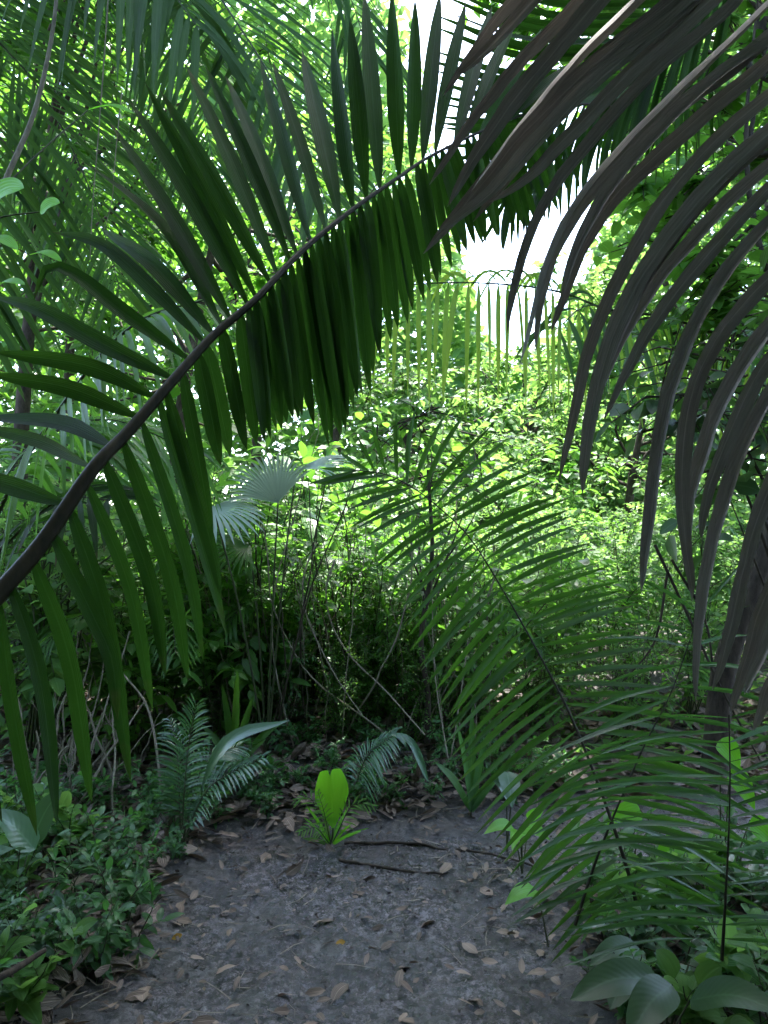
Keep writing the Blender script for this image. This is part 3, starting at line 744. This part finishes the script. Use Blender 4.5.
def spots(n, u0, u1, d0, d1, mind=.25):
    out = []
    tries = 0
    while len(out) < n and tries < 4000:
        tries += 1
        d = math.sqrt(rng.uniform(d0 ** 2, d1 ** 2)); u = rng.uniform(u0, u1)
        x = (u - 384) / FPX * d
        if path_mask(np.array(x), np.array(d)) > .25: continue
        if all((x - a) ** 2 + (d - b) ** 2 > mind ** 2 for a, b in [((q - 384) / FPX * e, e) for q, e in out]): out.append((u, d))
    return out

# low herbs on the left of the path
scatter(['herb', 'herbs', 'herbw', 'herb', 'herbl', 'herb', 'herbs'], spots(30, -40, 135, 2.3, 3.5, .17), 'low leafy herb in the dense green patch left of the path', 'herbs in the patch left of the path', .7, 1.1)
scatter(['herb', 'herbs', 'herb'], spots(22, -60, 270, 3.5, 4.3, .16), 'low leafy herb behind the green patch on the left bank', 'herbs on the left bank', .7, 1.2)
scatter(['herbs', 'herbs', 'herb'], spots(36, 225, 570, 4.05, 4.8, .13), 'small herb at the dark thicket foot beyond the path end', 'herbs at the thicket foot', .5, 1.0)
scatter(['herb', 'herbs', 'herbw', 'herbl'], spots(30, 600, 840, 2.2, 3.6, .15), 'low herb under the palm fronds on the right of the path', 'herbs under the right fronds', .7, 1.2)
# middle thicket
scatter(['fine', 'darkfine', 'fine', 'lance'], spots(11, 215, 480, 5.2, 6.8, .4), 'small leaved shrub in the dark thicket beyond the path end', 'shrubs of the middle thicket', .8, 1.25)
# left background
scatter(['darkfine', 'fine'], spots(12, 240, 460, 4.75, 5.3, .22), 'low dark shrub crowding the foot of the middle thicket', 'low shrubs at the thicket foot', .4, .75)
scatter(['ovate', 'lance', 'limefine', 'big', 'fine'], spots(26, -150, 230, 4.6, 9, .6), 'leafy shrub on the left behind the big arching frond', 'shrubs behind the big frond', .9, 1.5)
# right sunny slope
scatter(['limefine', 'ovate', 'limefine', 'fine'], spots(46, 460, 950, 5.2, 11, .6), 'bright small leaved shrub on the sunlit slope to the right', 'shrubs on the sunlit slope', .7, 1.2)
scatter(['ovate', 'limefine', 'big'], spots(22, 260, 560, 7, 12, .7), 'sunlit shrub behind the middle thicket below the sky gap', 'shrubs below the sky gap', 1.0, 1.6)

for (u, d, sc, lb) in ((250, 5.1, .7, 'broad leaved shrub left of the pale looping vine'), (300, 5.6, .8, 'broad leaved shrub behind the pale looping vine'), (395, 5.4, .75, 'broad leaved shrub behind the small crooked tree'),
                       (470, 5.0, .6, 'broad leaved shrub under the feathery frond'), (215, 4.9, .6, 'broad leaved shrub beside the heap of dry stalks'), (350, 6.3, 1.0, 'tall broad leaved shrub at the back of the middle thicket'),
                       (520, 5.8, .8, 'broad leaved shrub between the feathery frond and the slope'), (150, 4.9, .7, 'broad leaved shrub hidden behind the dry stalks')):
    spawn(PR['big'], USED, gp(u, d, -.02), rng.uniform(0, 6), sc, lb, None)
def wild_palm(u, d, h, lb):
    b = gp(u, d, -.01); root = thing('young_palm', lb, 'young palm', b)
    for k in range(6):
        az = k * 1.05 + rng.normal() * .3; o = np.array([math.cos(az), math.sin(az), 0]) * h
        frond_part(root, crv([b, b + o * .25 + [0, 0, h * .7], b + o * .65 + [0, 0, h], b + o + [0, 0, h * .8]], 24), (0, 0, 1), 24, h * .36, .010, MT['seedling' if d < 5 else 'broad'], MT['rachis_g'], droop=.5, r0=.006, r1=.0015, t0=.25, K=6)
wild_palm(290, 5.5, .75, 'young palm with arching fronds inside the middle thicket')
wild_palm(455, 5.7, .8, 'young palm with arching fronds right of the crooked tree')
wild_palm(165, 5.2, .9, 'young palm with arching fronds behind the dry stalks')
wild_palm(600, 6.6, .9, 'young palm on the sunlit slope near the slender tree')
wild_palm(520, 7.6, 1.0, 'young palm standing below the bright sky gap')

# ------------------------------------------------------------------ ground cover (uncountable)
def ground_cover():
    mb = MB()
    n = 26000
    d = np.sqrt(rng.uniform(4.4 ** 2, 14 ** 2, n)); u = rng.uniform(-250, 1050, n)
    x = (u - 384) / FPX * d
    keep = (path_mask(x, d) < .3) & ~((np.abs(x + .1) < .9) & (d < 5.2))
    x, d = x[keep], d[keep]; n = len(x)
    z = gz(x, d) + rng.random(n) ** 1.5 * .45 * sstep(4.4, 6, d)
    P = np.stack([x, d, z], 1)
    leaves(mb, P, rvec(n, 1, 1, .35), nz(np.array([0, 0, 1.0]) + rvec(n) * .4), rng.uniform(.05, .12, n), rng.uniform(.012, .03, n), 'ovate', 3, .2)
    tag(mb.obj('ground_cover', MT['lime']), 'dense small leaved ground cover carpeting the slope behind', 'ground cover', None, 'stuff')
ground_cover()

# ------------------------------------------------------------------ trees
def tree(label, base, pts, r0, limbs, crown_c, crown_r, nclump, per, L, W, mat, kind='ovate', K=3, group=None, holes=0, cl=.55):
    base = np.asarray(base, float)
    root = thing('tree', label, 'tree', base, group)
    T = crv([base - [0, 0, .3]] + [np.asarray(p) for p in pts], 24)
    tb = MB(); tube(tb, T, np.interp(np.linspace(0, 1, 24), [0, .08, 1], [r0 * 1.35, r0, r0 * .45]), 12)
    cm = MB(); ends = []
    crown_c = np.asarray(crown_c, float); crown_r = np.asarray(crown_r, float)
    cents = []
    while len(cents) < nclump:
        q = rng.uniform(-1, 1, 3)
        if .15 < (q ** 2).sum() < 1: cents.append(crown_c + q * crown_r)
    cents = np.array(cents)
    for k in range(limbs):
        e = cents[rng.integers(nclump)]
        s0 = T[int(rng.uniform(.5, 1) * 23)]
        one = MB(); tube(one, crv([s0, s0 * .5 + e * .5 + rng.normal(size=3) * .12 * crown_r, e], 10), np.linspace(r0 * .35, r0 * .06, 10), 6); one.obj('limb', MT['bark'], root, base)
    P_, D_ = [], []
    for c in cents:
        m = int(per * rng.uniform(.5, 1.4))
        nt = max(2, m // 8)
        for w in range(nt):
            d = nz(rng.normal(size=3) * [1, 1, .6])
            l = cl * rng.uniform(.5, 1.2)
            st = c - d * l * .3
            Wp = np.array([st, st + d * l * .5 + [0, 0, .04], st + d * l - [0, 0, .12 * l]])
            tube(cm, Wp, [.006, .004, .002], 4, 1)
            q = 8; t = np.linspace(.1, 1, q)[:, None]
            P_.append(Wp[0] * (1 - t) ** 2 + 2 * Wp[1] * t * (1 - t) + Wp[2] * t * t)
            sv = nz(np.cross(d, [0, 0, 1.0]))
            D_.append(d * .5 + sv * np.where(np.arange(q) % 2, 1, -1)[:, None] + rng.normal(size=(q, 3)) * .3)
    P, D = np.concatenate(P_), np.concatenate(D_); n = len(P)
    sc = rng.uniform(.6, 1.15, n)
    leaves(cm, P, D, nz(np.array([0, -.15, 1.0]) + rvec(n) * .45), L * sc, W * sc, kind, K, .35, .2)
    tb.obj('trunk', MT['bark'], root, base); cm.obj('crown', [mat, MT['bark']], root, base)
    return root

# near tree on the right: trunk behind the dry frond, leafy limbs over the upper right
tr0 = gp(706, 4.6)
tree('slender tree with a pale blotched trunk behind the dry frond on the right', tr0, [at(722, 680, 4.6), at(744, 610, 4.6), at(775, 520, 4.65), at(800, 380, 4.7), at(800, 200, 4.9), at(760, 20, 5.1)], .075, 12,
     at(775, 170, 5.2), (1.05, .8, 1.7), 46, 44, .15, .04, MT['broad'], 'ovate', 5)
tree('leafy tree filling the upper right corner behind the slender trunk', gp(880, 6.6), [at(870, 300, 6.6), at(800, 60, 6.7), at(740, -100, 6.8)], .09, 14,
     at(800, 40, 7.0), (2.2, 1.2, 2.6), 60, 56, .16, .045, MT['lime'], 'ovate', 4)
tree('low branching tree standing in front of the right edge', gp(800, 3.4), [at(800, 620, 3.4), at(790, 520, 3.4), at(770, 430, 3.4)], .03, 7,
     at(730, 420, 3.5), (.42, .35, .55), 13, 26, .11, .036, MT['dark'], 'ovate', 5)
# small tree in the thicket
tree('small crooked tree with thin trunk in the middle of the thicket', gp(424, 4.7), [at(428, 700, 4.7), at(421, 640, 4.7), at(432, 560, 4.75), at(428, 470, 4.8)], .022, 6,
     at(430, 470, 5.0), (.5, .5, .4), 10, 30, .09, .02, MT['broad'], 'ovate', 4)
# background trees, lower below the sky gap
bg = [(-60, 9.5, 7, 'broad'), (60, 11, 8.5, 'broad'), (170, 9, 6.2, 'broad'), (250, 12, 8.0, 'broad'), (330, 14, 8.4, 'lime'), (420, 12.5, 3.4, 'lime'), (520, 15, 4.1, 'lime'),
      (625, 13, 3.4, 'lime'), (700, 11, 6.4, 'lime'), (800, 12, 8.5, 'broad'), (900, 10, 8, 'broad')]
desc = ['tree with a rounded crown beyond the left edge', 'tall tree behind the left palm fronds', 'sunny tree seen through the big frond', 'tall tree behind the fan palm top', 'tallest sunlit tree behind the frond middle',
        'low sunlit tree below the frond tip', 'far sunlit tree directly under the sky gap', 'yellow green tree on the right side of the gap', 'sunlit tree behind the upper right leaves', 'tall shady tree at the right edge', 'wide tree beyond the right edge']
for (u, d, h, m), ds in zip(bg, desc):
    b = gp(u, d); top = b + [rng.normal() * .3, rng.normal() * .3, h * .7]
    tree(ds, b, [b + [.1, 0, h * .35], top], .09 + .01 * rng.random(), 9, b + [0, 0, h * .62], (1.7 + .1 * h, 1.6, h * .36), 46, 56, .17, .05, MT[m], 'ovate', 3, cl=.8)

# distant wood, reads as one mass
def distant():
    mb = MB(); n = 105000
    u = rng.uniform(-500, 1270, n); d = rng.uniform(17, 26, n)
    x = (u - 384) / FPX * d
    top = 13 + 4 * fbm(u / 120, d * 0, 2, 31) - 10.8 * np.exp(-((u - 525) / 105) ** 2)
    z0 = gz(x, d)
    hz = rng.random(n)
    z = z0 + hz * top
    cl = fbm(x * .8, z * .8 + d, 3, 12)
    k = cl > .27
    P = np.stack([x, d, z], 1)[k]; n = len(P)
    leaves(mb, P, rvec(n, 1, 1, .6), nz(np.array([0, -.3, 1.0]) + rvec(n) * .5), rng.uniform(.25, .5, n), rng.uniform(.09, .16, n), 'ovate', 3, .3)
    tag(mb.obj('distant_wood', MT['lime']), 'far wood closing the view behind the sunlit slope', 'wood', None, 'stuff')
distant()

# unseen canopy added to shade the trail: crowns above and around the camera
tree('big unseen canopy tree added overhead to shade the trail', (-6.2, 8.0, .6), [(-6.0, 8, 4), (-5, 8.4, 7.5), (-3, 9, 9)], .22, 16, (-2.4, 6.0, 9.6), (4.4, 2.8, 1.3), 220, 60, .36, .13, MT['broad'], 'ovate', 3, cl=1.0)
tree('second unseen canopy tree added to shade the trail from the right side', (7.5, 8.5, .8), [(7.3, 8.5, 4), (6.4, 9, 7.5), (5, 9, 9)], .20, 16, (4.0, 6.0, 9.8), (4.2, 2.8, 1.3), 220, 60, .36, .13, MT['broad'], 'ovate', 3, cl=1.0)
tree('unseen canopy tree added behind the photographer to block skylight', (-3.0, -4.5, 0), [(-3, -4.5, 3), (-2.4, -4.2, 6), (-1.5, -4, 7)], .2, 14, (-.3, -1.4, 5.6), (4.2, 2.7, 1.4), 210, 60, .34, .12, MT['broad'], 'ovate', 3, cl=1.0)  # added out of view to cut skylight on the near fronds

def behind():  # unseen foliage shell added to block low skylight from behind the camera
    mb = MB(); n = 17000
    th = rng.uniform(R(150), R(390), n); rr = rng.uniform(3.2, 6, n)
    x, y = rr * np.cos(th), rr * np.sin(th) + .3
    ok = ~((y > 0) & (np.abs(x) < 1.2 + .62 * y)); x, y = x[ok], y[ok]; n = len(x)
    P = np.stack([x, y, gz(x, y) + rng.random(n) ** 1.1 * 6.5], 1)
    leaves(mb, P, rvec(n, 1, 1, .6), nz(np.array([0, 0, 1.0]) + rvec(n) * .6), rng.uniform(.25, .5, n), rng.uniform(.08, .14, n), 'ovate', 3, .3)
    tag(mb.obj('unseen_undergrowth', MT['broad']), 'unseen leaf mass added around the photographer to block low skylight', 'unseen_undergrowth', None, 'stuff')
behind()
tree('shady tree behind the upper left palm fronds', gp(20, 8.2), [gp(20, 8.2) + [0, 0, 2], gp(20, 8.2) + [.2, 0, 5]], .1, 10, at(60, 40, 8.4), (2.3, 1.2, 2.6), 70, 60, .17, .05, MT['broad'], 'ovate', 3, cl=.8)
tree('shady tree behind the dry frond in the top right', gp(960, 8.0), [gp(960, 8.0) + [0, 0, 2], at(880, 200, 8.0), at(800, 60, 8.0)], .1, 12, at(690, -20, 8.2), (2.3, 1.2, 1.8), 80, 60, .17, .05, MT['broad'], 'ovate', 3, cl=.8)

# ------------------------------------------------------------------ vines, stalks, sticks
def strand(name, label, cat, pts, r, mat, seg=6, group=None, n=30, wob=0):
    P = crv([np.asarray(p) for p in pts], n)
    if wob: P = P + np.stack([(fbm(np.arange(n) * .35 + rng.uniform(0, 90), np.zeros(n), 2, k) - .5) * wob for k in (1, 2, 3)], 1)
    mb = MB(); tube(mb, P, np.interp(np.linspace(0, 1, n), [0, 1], [r, r * .55]), seg)
    o = mb.obj(name, mat, None, P[0]); o.location = Vector(P[0])
    return tag(o, label, cat, group)

strand('branch', 'bare brown branch slanting up in the top left corner', 'branch', [at(-20, 235, 3.6), at(10, 170, 3.6), at(35, 110, 3.65), at(52, 35, 3.7), at(60, -40, 3.7)], .014, MT['vine'], 8)
strand('vine', 'thin pale vine hanging straight down in front of the upper left palm', 'vine', [at(110, -30, 3.4), at(104, 60, 3.4), at(98, 140, 3.4), at(93, 200, 3.4), at(90, 260, 3.4)], .0035, MT['vine'])
strand('vine', 'short thin vine hanging right beside the long pale one', 'vine', [at(122, 90, 3.5), at(115, 160, 3.5), at(112, 200, 3.5), at(104, 230, 3.5)], .003, MT['vine'])
strand('vine', 'pale looping vine curving down through the dark thicket', 'vine', [at(315, 545, 4.75), at(303, 580, 4.7), at(308, 620, 4.7), at(335, 675, 4.6), at(362, 715, 4.5)], .006, MT['vine'])
strand('vine', 'thicker looping vine beside the pale one, bending right to the ground', 'vine', [at(335, 560, 4.85), at(326, 590, 4.8), at(332, 625, 4.8), at(352, 658, 4.7), at(385, 690, 4.6), at(425, 735, 4.4)], .007, MT['vine'])
for k in range(64):
    u = rng.uniform(235, 490); d = rng.uniform(4.7, 5.6); b = gp(u, d); t = at(u + rng.normal() * 45, rng.uniform(470, 600), d + rng.normal() * .2)
    strand('vine', 'thin upright stem in the dark tangle beyond the path end', 'vine', [b, (b + t) / 2 + rng.normal(size=3) * [.12, .08, .05], t], rng.uniform(.003, .008), MT['vine'] if k % 2 else MT['bark'], 5, 'stems of the dark tangle', 16, .05)
for k in range(40):
    u = rng.uniform(50, 150); d = rng.uniform(4.0, 4.8); b = gp(u - rng.uniform(-20, 50), d, .02); t = at(u + rng.normal() * 35, rng.uniform(620, 740), d + rng.uniform(-.1, .5))
    strand('dry_stalk', 'dry pale stalk leaning in the heap on the left bank', 'stalk', [b, (b + t) / 2 + [0, 0, .03], t], rng.uniform(.0025, .008), MT['dry' if k % 3 else 'vine'], 5, 'dry stalks on the left bank', 12, .05)
for k in range(18):
    u = rng.uniform(400, 500); d = rng.uniform(4.4, 5.0); b = gp(u, d, .02); t = at(u + rng.normal() * 40, rng.uniform(520, 690), d + .2)
    strand('dry_stalk', 'thin pale dry stalk leaning right of the small crooked tree', 'stalk', [b, (b + t) / 2 + rng.normal(size=3) * .04, t], rng.uniform(.002, .005), MT['dry'], 5, 'dry stalks by the crooked tree', 10)
g = lambda u, v: (lambda d: gp(u, d, .012))(1.5 * FPX / (v - 540) * 1.0)
strand('twig', 'curved pale bare twig lying on the left side of the mud', 'twig', [g(52, 966) + [0, 0, .02], g(80, 974), g(115, 974), g(145, 968), g(164, 955) + [0, 0, .03]], .0045, MT['dry'], 6)
strand('twig', 'short straight twig standing by the left end of the curved one', 'twig', [g(86, 968), g(90, 940) + [0, 0, .05]], .0028, MT['dry'], 6, None, 6)
strand('branch', 'long thin dark branch lying across the far end of the path', 'branch', [g(345, 846), g(400, 846), g(460, 850), g(520, 862), g(545, 876)], .008, MT['bark'], 7, None, 30, .02)
strand('branch', 'shorter dark branch lying just in front of the long one', 'branch', [g(340, 858), g(380, 866), g(440, 872)], .009, MT['bark'], 7, None, 20, .02)
strand('branch', 'dark stub of branch poking in at the lower left edge', 'branch', [at(-30, 990, 1.9), at(10, 972, 2.0), at(45, 950, 2.1)], .012, MT['bark'], 8)
strand('stalk', 'dry leaning pole stalk left of the young palm', 'stalk', [gp(168, 4.0), at(150, 715, 4.1), at(122, 672, 4.2)], .008, MT['dry'], 6)
for (p, lab) in (([at(655, 545, 3.3), at(690, 620, 3.3), at(722, 690, 3.3), at(760, 760, 3.3)], 'thin dark branch sloping down to the right below the dry frond'),
                 ([at(668, 570, 3.5), at(655, 640, 3.5), at(625, 680, 3.5)], 'thin dark branch sloping down to the left below the dry frond'),
                 ([at(672, 560, 3.4), at(705, 620, 3.4), at(715, 690, 3.4)], 'short dark branch between the two sloping ones')):
    strand('branch', lab, 'branch', p, .007, MT['bark'], 6)

# ------------------------------------------------------------------ dead leaves
def dead_mesh(seed, L, W):
    r = np.random.default_rng(seed); K = 9; s = np.linspace(0, 1, K)
    C = np.stack([L * (s - .5), .06 * L * np.sin(3 * s + r.uniform(0, 3)), .10 * L * np.sin(np.pi * s) * r.uniform(-.3, 1) + .05 * L * s * r.normal()], 1)
    mb = MB(); ribbons(mb, C[None], np.array([[0, 0, 1.0]]), np.array([W]), prof('dry', K) * r.uniform(.85, 1.15, K), r.uniform(-.1, .55), 5, 0, np.array([r.random()]), np.array([r.normal() * .6]))
    tube(mb, np.stack([C[0], C[0] - [.2 * L, 0, 0]]), .0012, 4)
    return mb
dl_mesh = [dead_mesh(k, .10, .10 * random.uniform(.2, .3)).mesh('dead_leaf', [MT['litter']]) for k in range(9)]
yl_mesh = dead_mesh(50, .07, .02).mesh('dead_leaf', [MT['yellow']])
def dead(u, v, sc, label, group=None, me=None, rz=None):
    p = g(u, v); o = bpy.data.objects.new('dead_leaf', me or dl_mesh[rng.integers(9)]); COL.objects.link(o)
    o.location = Vector((p[0], p[1], float(gz(p[0], p[1])) + .012)); o.rotation_euler = (rng.normal() * .25, rng.normal() * .25, rng.uniform(0, 6.28) if rz is None else rz)
    o.scale = (sc,) * 3
    return tag(o, label, 'dead leaf', group)
for u, v, sc, lab in ((294, 928, .8, 'pale tan dead leaf lying flat in the middle left of the mud'), (342, 984, 1.05, 'broad grey dead leaf lying low in front near the bottom edge'),
                      (427, 920, .75, 'curled brown dead leaf standing up in the middle of the mud'), (400, 970, .75, 'dark curled dead leaf right of the broad grey one'),
                      (287, 990, .5, 'small oval grey dead leaf near the bottom edge'), (284, 1005, .55, 'round grey dead leaf at the bottom below the small oval one'),
                      (150, 990, .95, 'pale crumpled dead leaf right of the curved twig'), (468, 940, .85, 'dark torn dead leaf on the right half of the mud'),
                      (326, 918, .7, 'pale torn dead leaf beside the yellow scrap'), (475, 995, .6, 'dark narrow dead leaf at the lower right of the mud'),
                      (268, 858, .9, 'pale dead leaf below the notched seedling at the left'), (295, 868, .9, 'tan dead leaf by the foot of the notched seedling'),
                      (184, 905, .9, 'long pale dead leaf under the young palm on the left'), (445, 868, .9, 'pale dead leaf beside the lying branch')):
    dead(u, v, sc, lab)
dead(341, 938, .55, 'small yellow dead leaf in the middle of the mud', None, yl_mesh)
dead(124, 892, .9, 'bright yellow dead leaf at the edge of the green patch', None, yl_mesh)
dead(181, 934, .55, 'yellow brown leaf scrap on the left half of the mud', None, yl_mesh)
for k in range(95):
    v = rng.uniform(845, 1030); u = rng.uniform(130, 570) if rng.random() < .5 else rng.choice([rng.uniform(130, 240), rng.uniform(470, 590)])
    dead(u, v, rng.uniform(.2, .6) + (rng.random() < .25) * .3, 'small brown dead leaf scattered on the mud', 'small dead leaves on the mud')

def litter():
    mb = MB(); n = 17000
    y = rng.uniform(2.0, 6.2, n); x = rng.uniform(-3.2, 3.2, n)
    pm = path_mask(x, y)
    keep = (rng.random(n) > pm * (.90 + .35 * (fbm(x * 2.2 + 40, y * 2.2, 3, 77) - .5)))
    x, y = x[keep], y[keep]; n = len(x)
    P = np.stack([x, y, gz(x, y) + .008 + rng.random(n) * .03], 1)
    D = rvec(n, 1, 1, .22)
    L = rng.uniform(.04, .13, n) * np.where(path_mask(x, y) > .4, .55, 1)
    leaves(mb, P, D, nz(np.array([0, 0, 1.0]) + rvec(n) * .35), L, L * rng.uniform(.14, .26, n), 'dry', 5, rng.uniform(-.3, .3, n), .3, 3, 0, rng.random(n) ** 2.5 * np.where(y > 4.0, .45, 1), rng.normal(size=n) * .7)  # litter past the path tinted darker, standing in for the thicket's shade
    tag(mb.obj('leaf_litter', MT['litter']), 'brown leaf litter covering the forest floor beside the mud', 'leaf litter', None, 'stuff')
    mb = MB(); n = 2600
    y = rng.uniform(2.0, 5.6, n); x = rng.uniform(-2.6, 2.6, n)
    kp = rng.random(n) > path_mask(x, y) * .75; x, y = x[kp], y[kp]; n = len(x)
    P0 = np.stack([x, y, gz(x, y) + .008], 1); d = nz(rvec(n, 1, 1, .12)) * rng.uniform(.03, .16, n)[:, None]
    C = np.stack([P0, P0 + d * .5 + rvec(n) * .006, P0 + d], 1)
    ribbons(mb, C, np.tile([[0, 0, 1.0]], (n, 1)), rng.uniform(.001, .003, n), np.array([1, .9, .5]), -.9, 3)
    tag(mb.obj('twig_litter', MT['dry']), 'fine broken twigs strewn over the forest floor', 'twigs', None, 'stuff')
litter()
def chips():
    mb = MB(); n = 6500
    y = np.sqrt(rng.uniform(1.9 ** 2, 4.4 ** 2, n)); x = rng.uniform(-1.7, 1.6, n)
    P = np.stack([x, y, gz(x, y, True) + .004], 1)
    L = rng.uniform(.005, .018, n) * rng.uniform(.5, 1.3, n)
    leaves(mb, P, rvec(n, 1, 1, .3), nz(np.array([0, 0, 1.0]) + rvec(n) * .6), L, L * rng.uniform(.25, .5, n), 'dry', 4, rng.uniform(-.4, .4, n), .3, 3, 0, rng.random(n) ** 2)
    tag(mb.obj('debris', MT['chips']), 'tiny chips of rotting leaf and bark pressed into the mud', 'debris', None, 'stuff')
chips()

# ------------------------------------------------------------------ broad leaved plants placed by hand
def rosette(name, label, cat, base, lv, kind, mat, smat=None):
    """lv: (tip point, hub/leaf start point, half width, normal)"""
    root = thing(name, label, cat, base)
    for hubp, tip, w, nr in lv:
        mb = MB(); tube(mb, crv([base, (base + hubp) / 2 + [0, 0, .02], hubp], 8), np.linspace(.004, .0025, 8), 5)
        l = np.linalg.norm(tip - hubp); K = 12
        C = crv([hubp, (hubp + tip) / 2 + [0, 0, .10 * l], tip], K)
        m = MB(); ribbons(m, C[None], nz(np.asarray(nr, float))[None], np.array([w]), prof(kind, K), .2, 5)
        mb.obj('petiole', smat or MT['stem'], m.obj('leaf', mat, root, base), base)
    return root
f = (0, -.6, .8)
bb = gp(20, 3.0)
rosette('broadleaf_plant', 'plant with wide pale waxy leaves at the left edge', 'plant', bb,
        [(at(35, 850, 3.0), at(-12, 812, 2.9), .055, f), (at(30, 845, 3.1), at(62, 790, 3.05), .05, (.2, -.8, .5)), (at(20, 850, 2.9), at(-10, 860, 2.7), .045, f)], 'ovate', MT['blue'])
bb = gp(655, 2.2)
rosette('broadleaf_plant', 'plant with big dark pleated leaves at the bottom right corner', 'plant', bb,
        [(at(672, 985, 2.05), at(628, 1040, 1.9), .05, f), (at(690, 1000, 2.1), at(780, 1012, 1.9), .055, (0, -.5, .85)), (at(660, 980, 2.2), at(570, 1000, 2.1), .05, f),
         (at(640, 960, 2.4), at(610, 1010, 2.2), .05, f), (at(690, 960, 2.3), at(740, 990, 2.2), .045, f), (at(640, 950, 2.4), at(590, 965, 2.3), .04, f)], 'ovate', MT['dark'])
bb = gp(505, 3.75)
rosette('broadleaf_plant', 'heart leaved plant with pale leaf at the right end of the path', 'plant', bb,
        [(at(507, 772, 3.75), at(512, 808, 3.6), .055, (.1, -.9, .3)), (at(512, 800, 3.7), at(490, 778, 3.7), .03, f)], 'heart', MT['blue'])
bb = gp(520, 3.5)
rosette('broadleaf_plant', 'lime leaved creeper at the right edge of the mud', 'plant', bb,
        [(at(512, 826, 3.5), at(484, 834, 3.4), .035, f), (at(522, 828, 3.5), at(550, 840, 3.4), .04, f), (at(520, 832, 3.5), at(512, 850, 3.3), .035, f), (at(530, 822, 3.6), at(545, 808, 3.6), .035, f)], 'heart', MT['bright'])
bb = gp(545, 2.9)
rosette('broadleaf_plant', 'single lime leaf on a bent stalk over the right side of the mud', 'plant', bb, [(at(536, 890, 2.9), at(505, 905, 2.8), .04, (0, -.4, .9))], 'heart', MT['bright'])
for u, d, lab in ((470, 4.1, 'strap leaved plant right of the drooping young palm'), (236, 4.5, 'upright green leaved plant behind the young palm blade')):
    bb = gp(u, d); vb = px(bb)[1]
    rosette('strap_plant', lab, 'plant', bb, [(bb + [0, 0, .03], at(u + du, vb - dv, d + rng.normal() * .1), .022, (rng.normal() * .4, -.9, .3)) for du, dv in ((-14, 95), (2, 110), (18, 85), (50, 60), (-35, 55), (30, 40))], 'strap', MT['herb'] if u > 300 else MT['broad'])
bb = gp(715, 3.0)
rosette('broadleaf_plant', 'lime leaved plant glowing behind the upright frond at the right', 'plant', bb,
        [(at(700 + a, 800 + b, 3.0), at(700 + a + c, 800 + b + e, 2.95), .045, (0, -.8, .5)) for a, b, c, e in ((-20, 40, -25, 30), (10, 60, 5, 45), (30, -30, 25, 40), (50, 20, 40, 45), (-60, 10, -35, 20), (20, -60, 20, 30))], 'heart', MT['bright'])
# sprig of lime leaves, upper left
bb = at(-40, 235, 2.6)
rosette('climber', 'climber with bright lime leaves at the upper left edge', 'climber', bb,
        [(at(-12, 205, 2.6), at(24, 188, 2.5), .05, (0, -.9, .3)), (at(40, 212, 2.6), at(60, 203, 2.55), .028, (0, -.9, .3)), (at(-15, 240, 2.6), at(18, 250, 2.5), .03, f), (at(30, 255, 2.6), at(62, 262, 2.5), .022, f),
         (at(88, 110, 3.0), at(135, 114, 2.9), .022, (0, -.6, .8)), (at(-10, 290, 2.6), at(25, 285, 2.5), .03, f)], 'ovate', MT['bright'])

# ------------------------------------------------------------------ light, sky, camera
SUN_EL, SUN_AZ = 68.0, 10.0   # degrees; azimuth measured from +Y towards +X
w = bpy.data.worlds.new('World'); scene.world = w; w.use_nodes = True
nt = w.node_tree; nt.nodes.clear()
sky = nt.nodes.new('ShaderNodeTexSky'); sky.sky_type = 'NISHITA'; sky.sun_disc = False
sky.sun_elevation = R(SUN_EL); sky.sun_rotation = R(SUN_AZ); sky.dust_density = 2.0
bgn = nt.nodes.new('ShaderNodeBackground'); bgn.inputs['Strength'].default_value = .15
wo = nt.nodes.new('ShaderNodeOutputWorld')
nt.links.new(sky.outputs[0], bgn.inputs[0]); nt.links.new(bgn.outputs[0], wo.inputs[0])
sl = bpy.data.lights.new('sun', 'SUN'); sl.energy = 2.7; sl.angle = R(.5); sl.color = (1, .97, .91)
so = bpy.data.objects.new('sun', sl); COL.objects.link(so)
dirv = Vector((math.sin(R(SUN_AZ)) * math.cos(R(SUN_EL)), math.cos(R(SUN_AZ)) * math.cos(R(SUN_EL)), math.sin(R(SUN_EL))))
so.rotation_euler = dirv.to_track_quat('Z', 'Y').to_euler(); so.location = (0, 0, 20)

cam = bpy.data.cameras.new('camera'); co = bpy.data.objects.new('camera', cam); COL.objects.link(co)
co.location = Vector(CAM); co.rotation_euler = (math.pi / 2 + PITCH, 0, 0)
cam.sensor_fit = 'VERTICAL'; cam.sensor_height = 24; cam.lens = 24 * FPX / 1024
cam.clip_start = .02; cam.clip_end = 500
scene.camera = co
vs = scene.view_settings
vs.view_transform = 'Standard'; vs.look = 'None'; vs.gamma = 1; vs.use_curve_mapping = False; vs.exposure = 3.42
cy = scene.cycles
cy.max_bounces = 7; cy.diffuse_bounces = 4; cy.glossy_bounces = 2; cy.transmission_bounces = 5; cy.transparent_max_bounces = 4
cy.use_adaptive_sampling = True; cy.adaptive_threshold = .02
cy.use_denoising = True
cy.caustics_reflective = False; cy.caustics_refractive = False
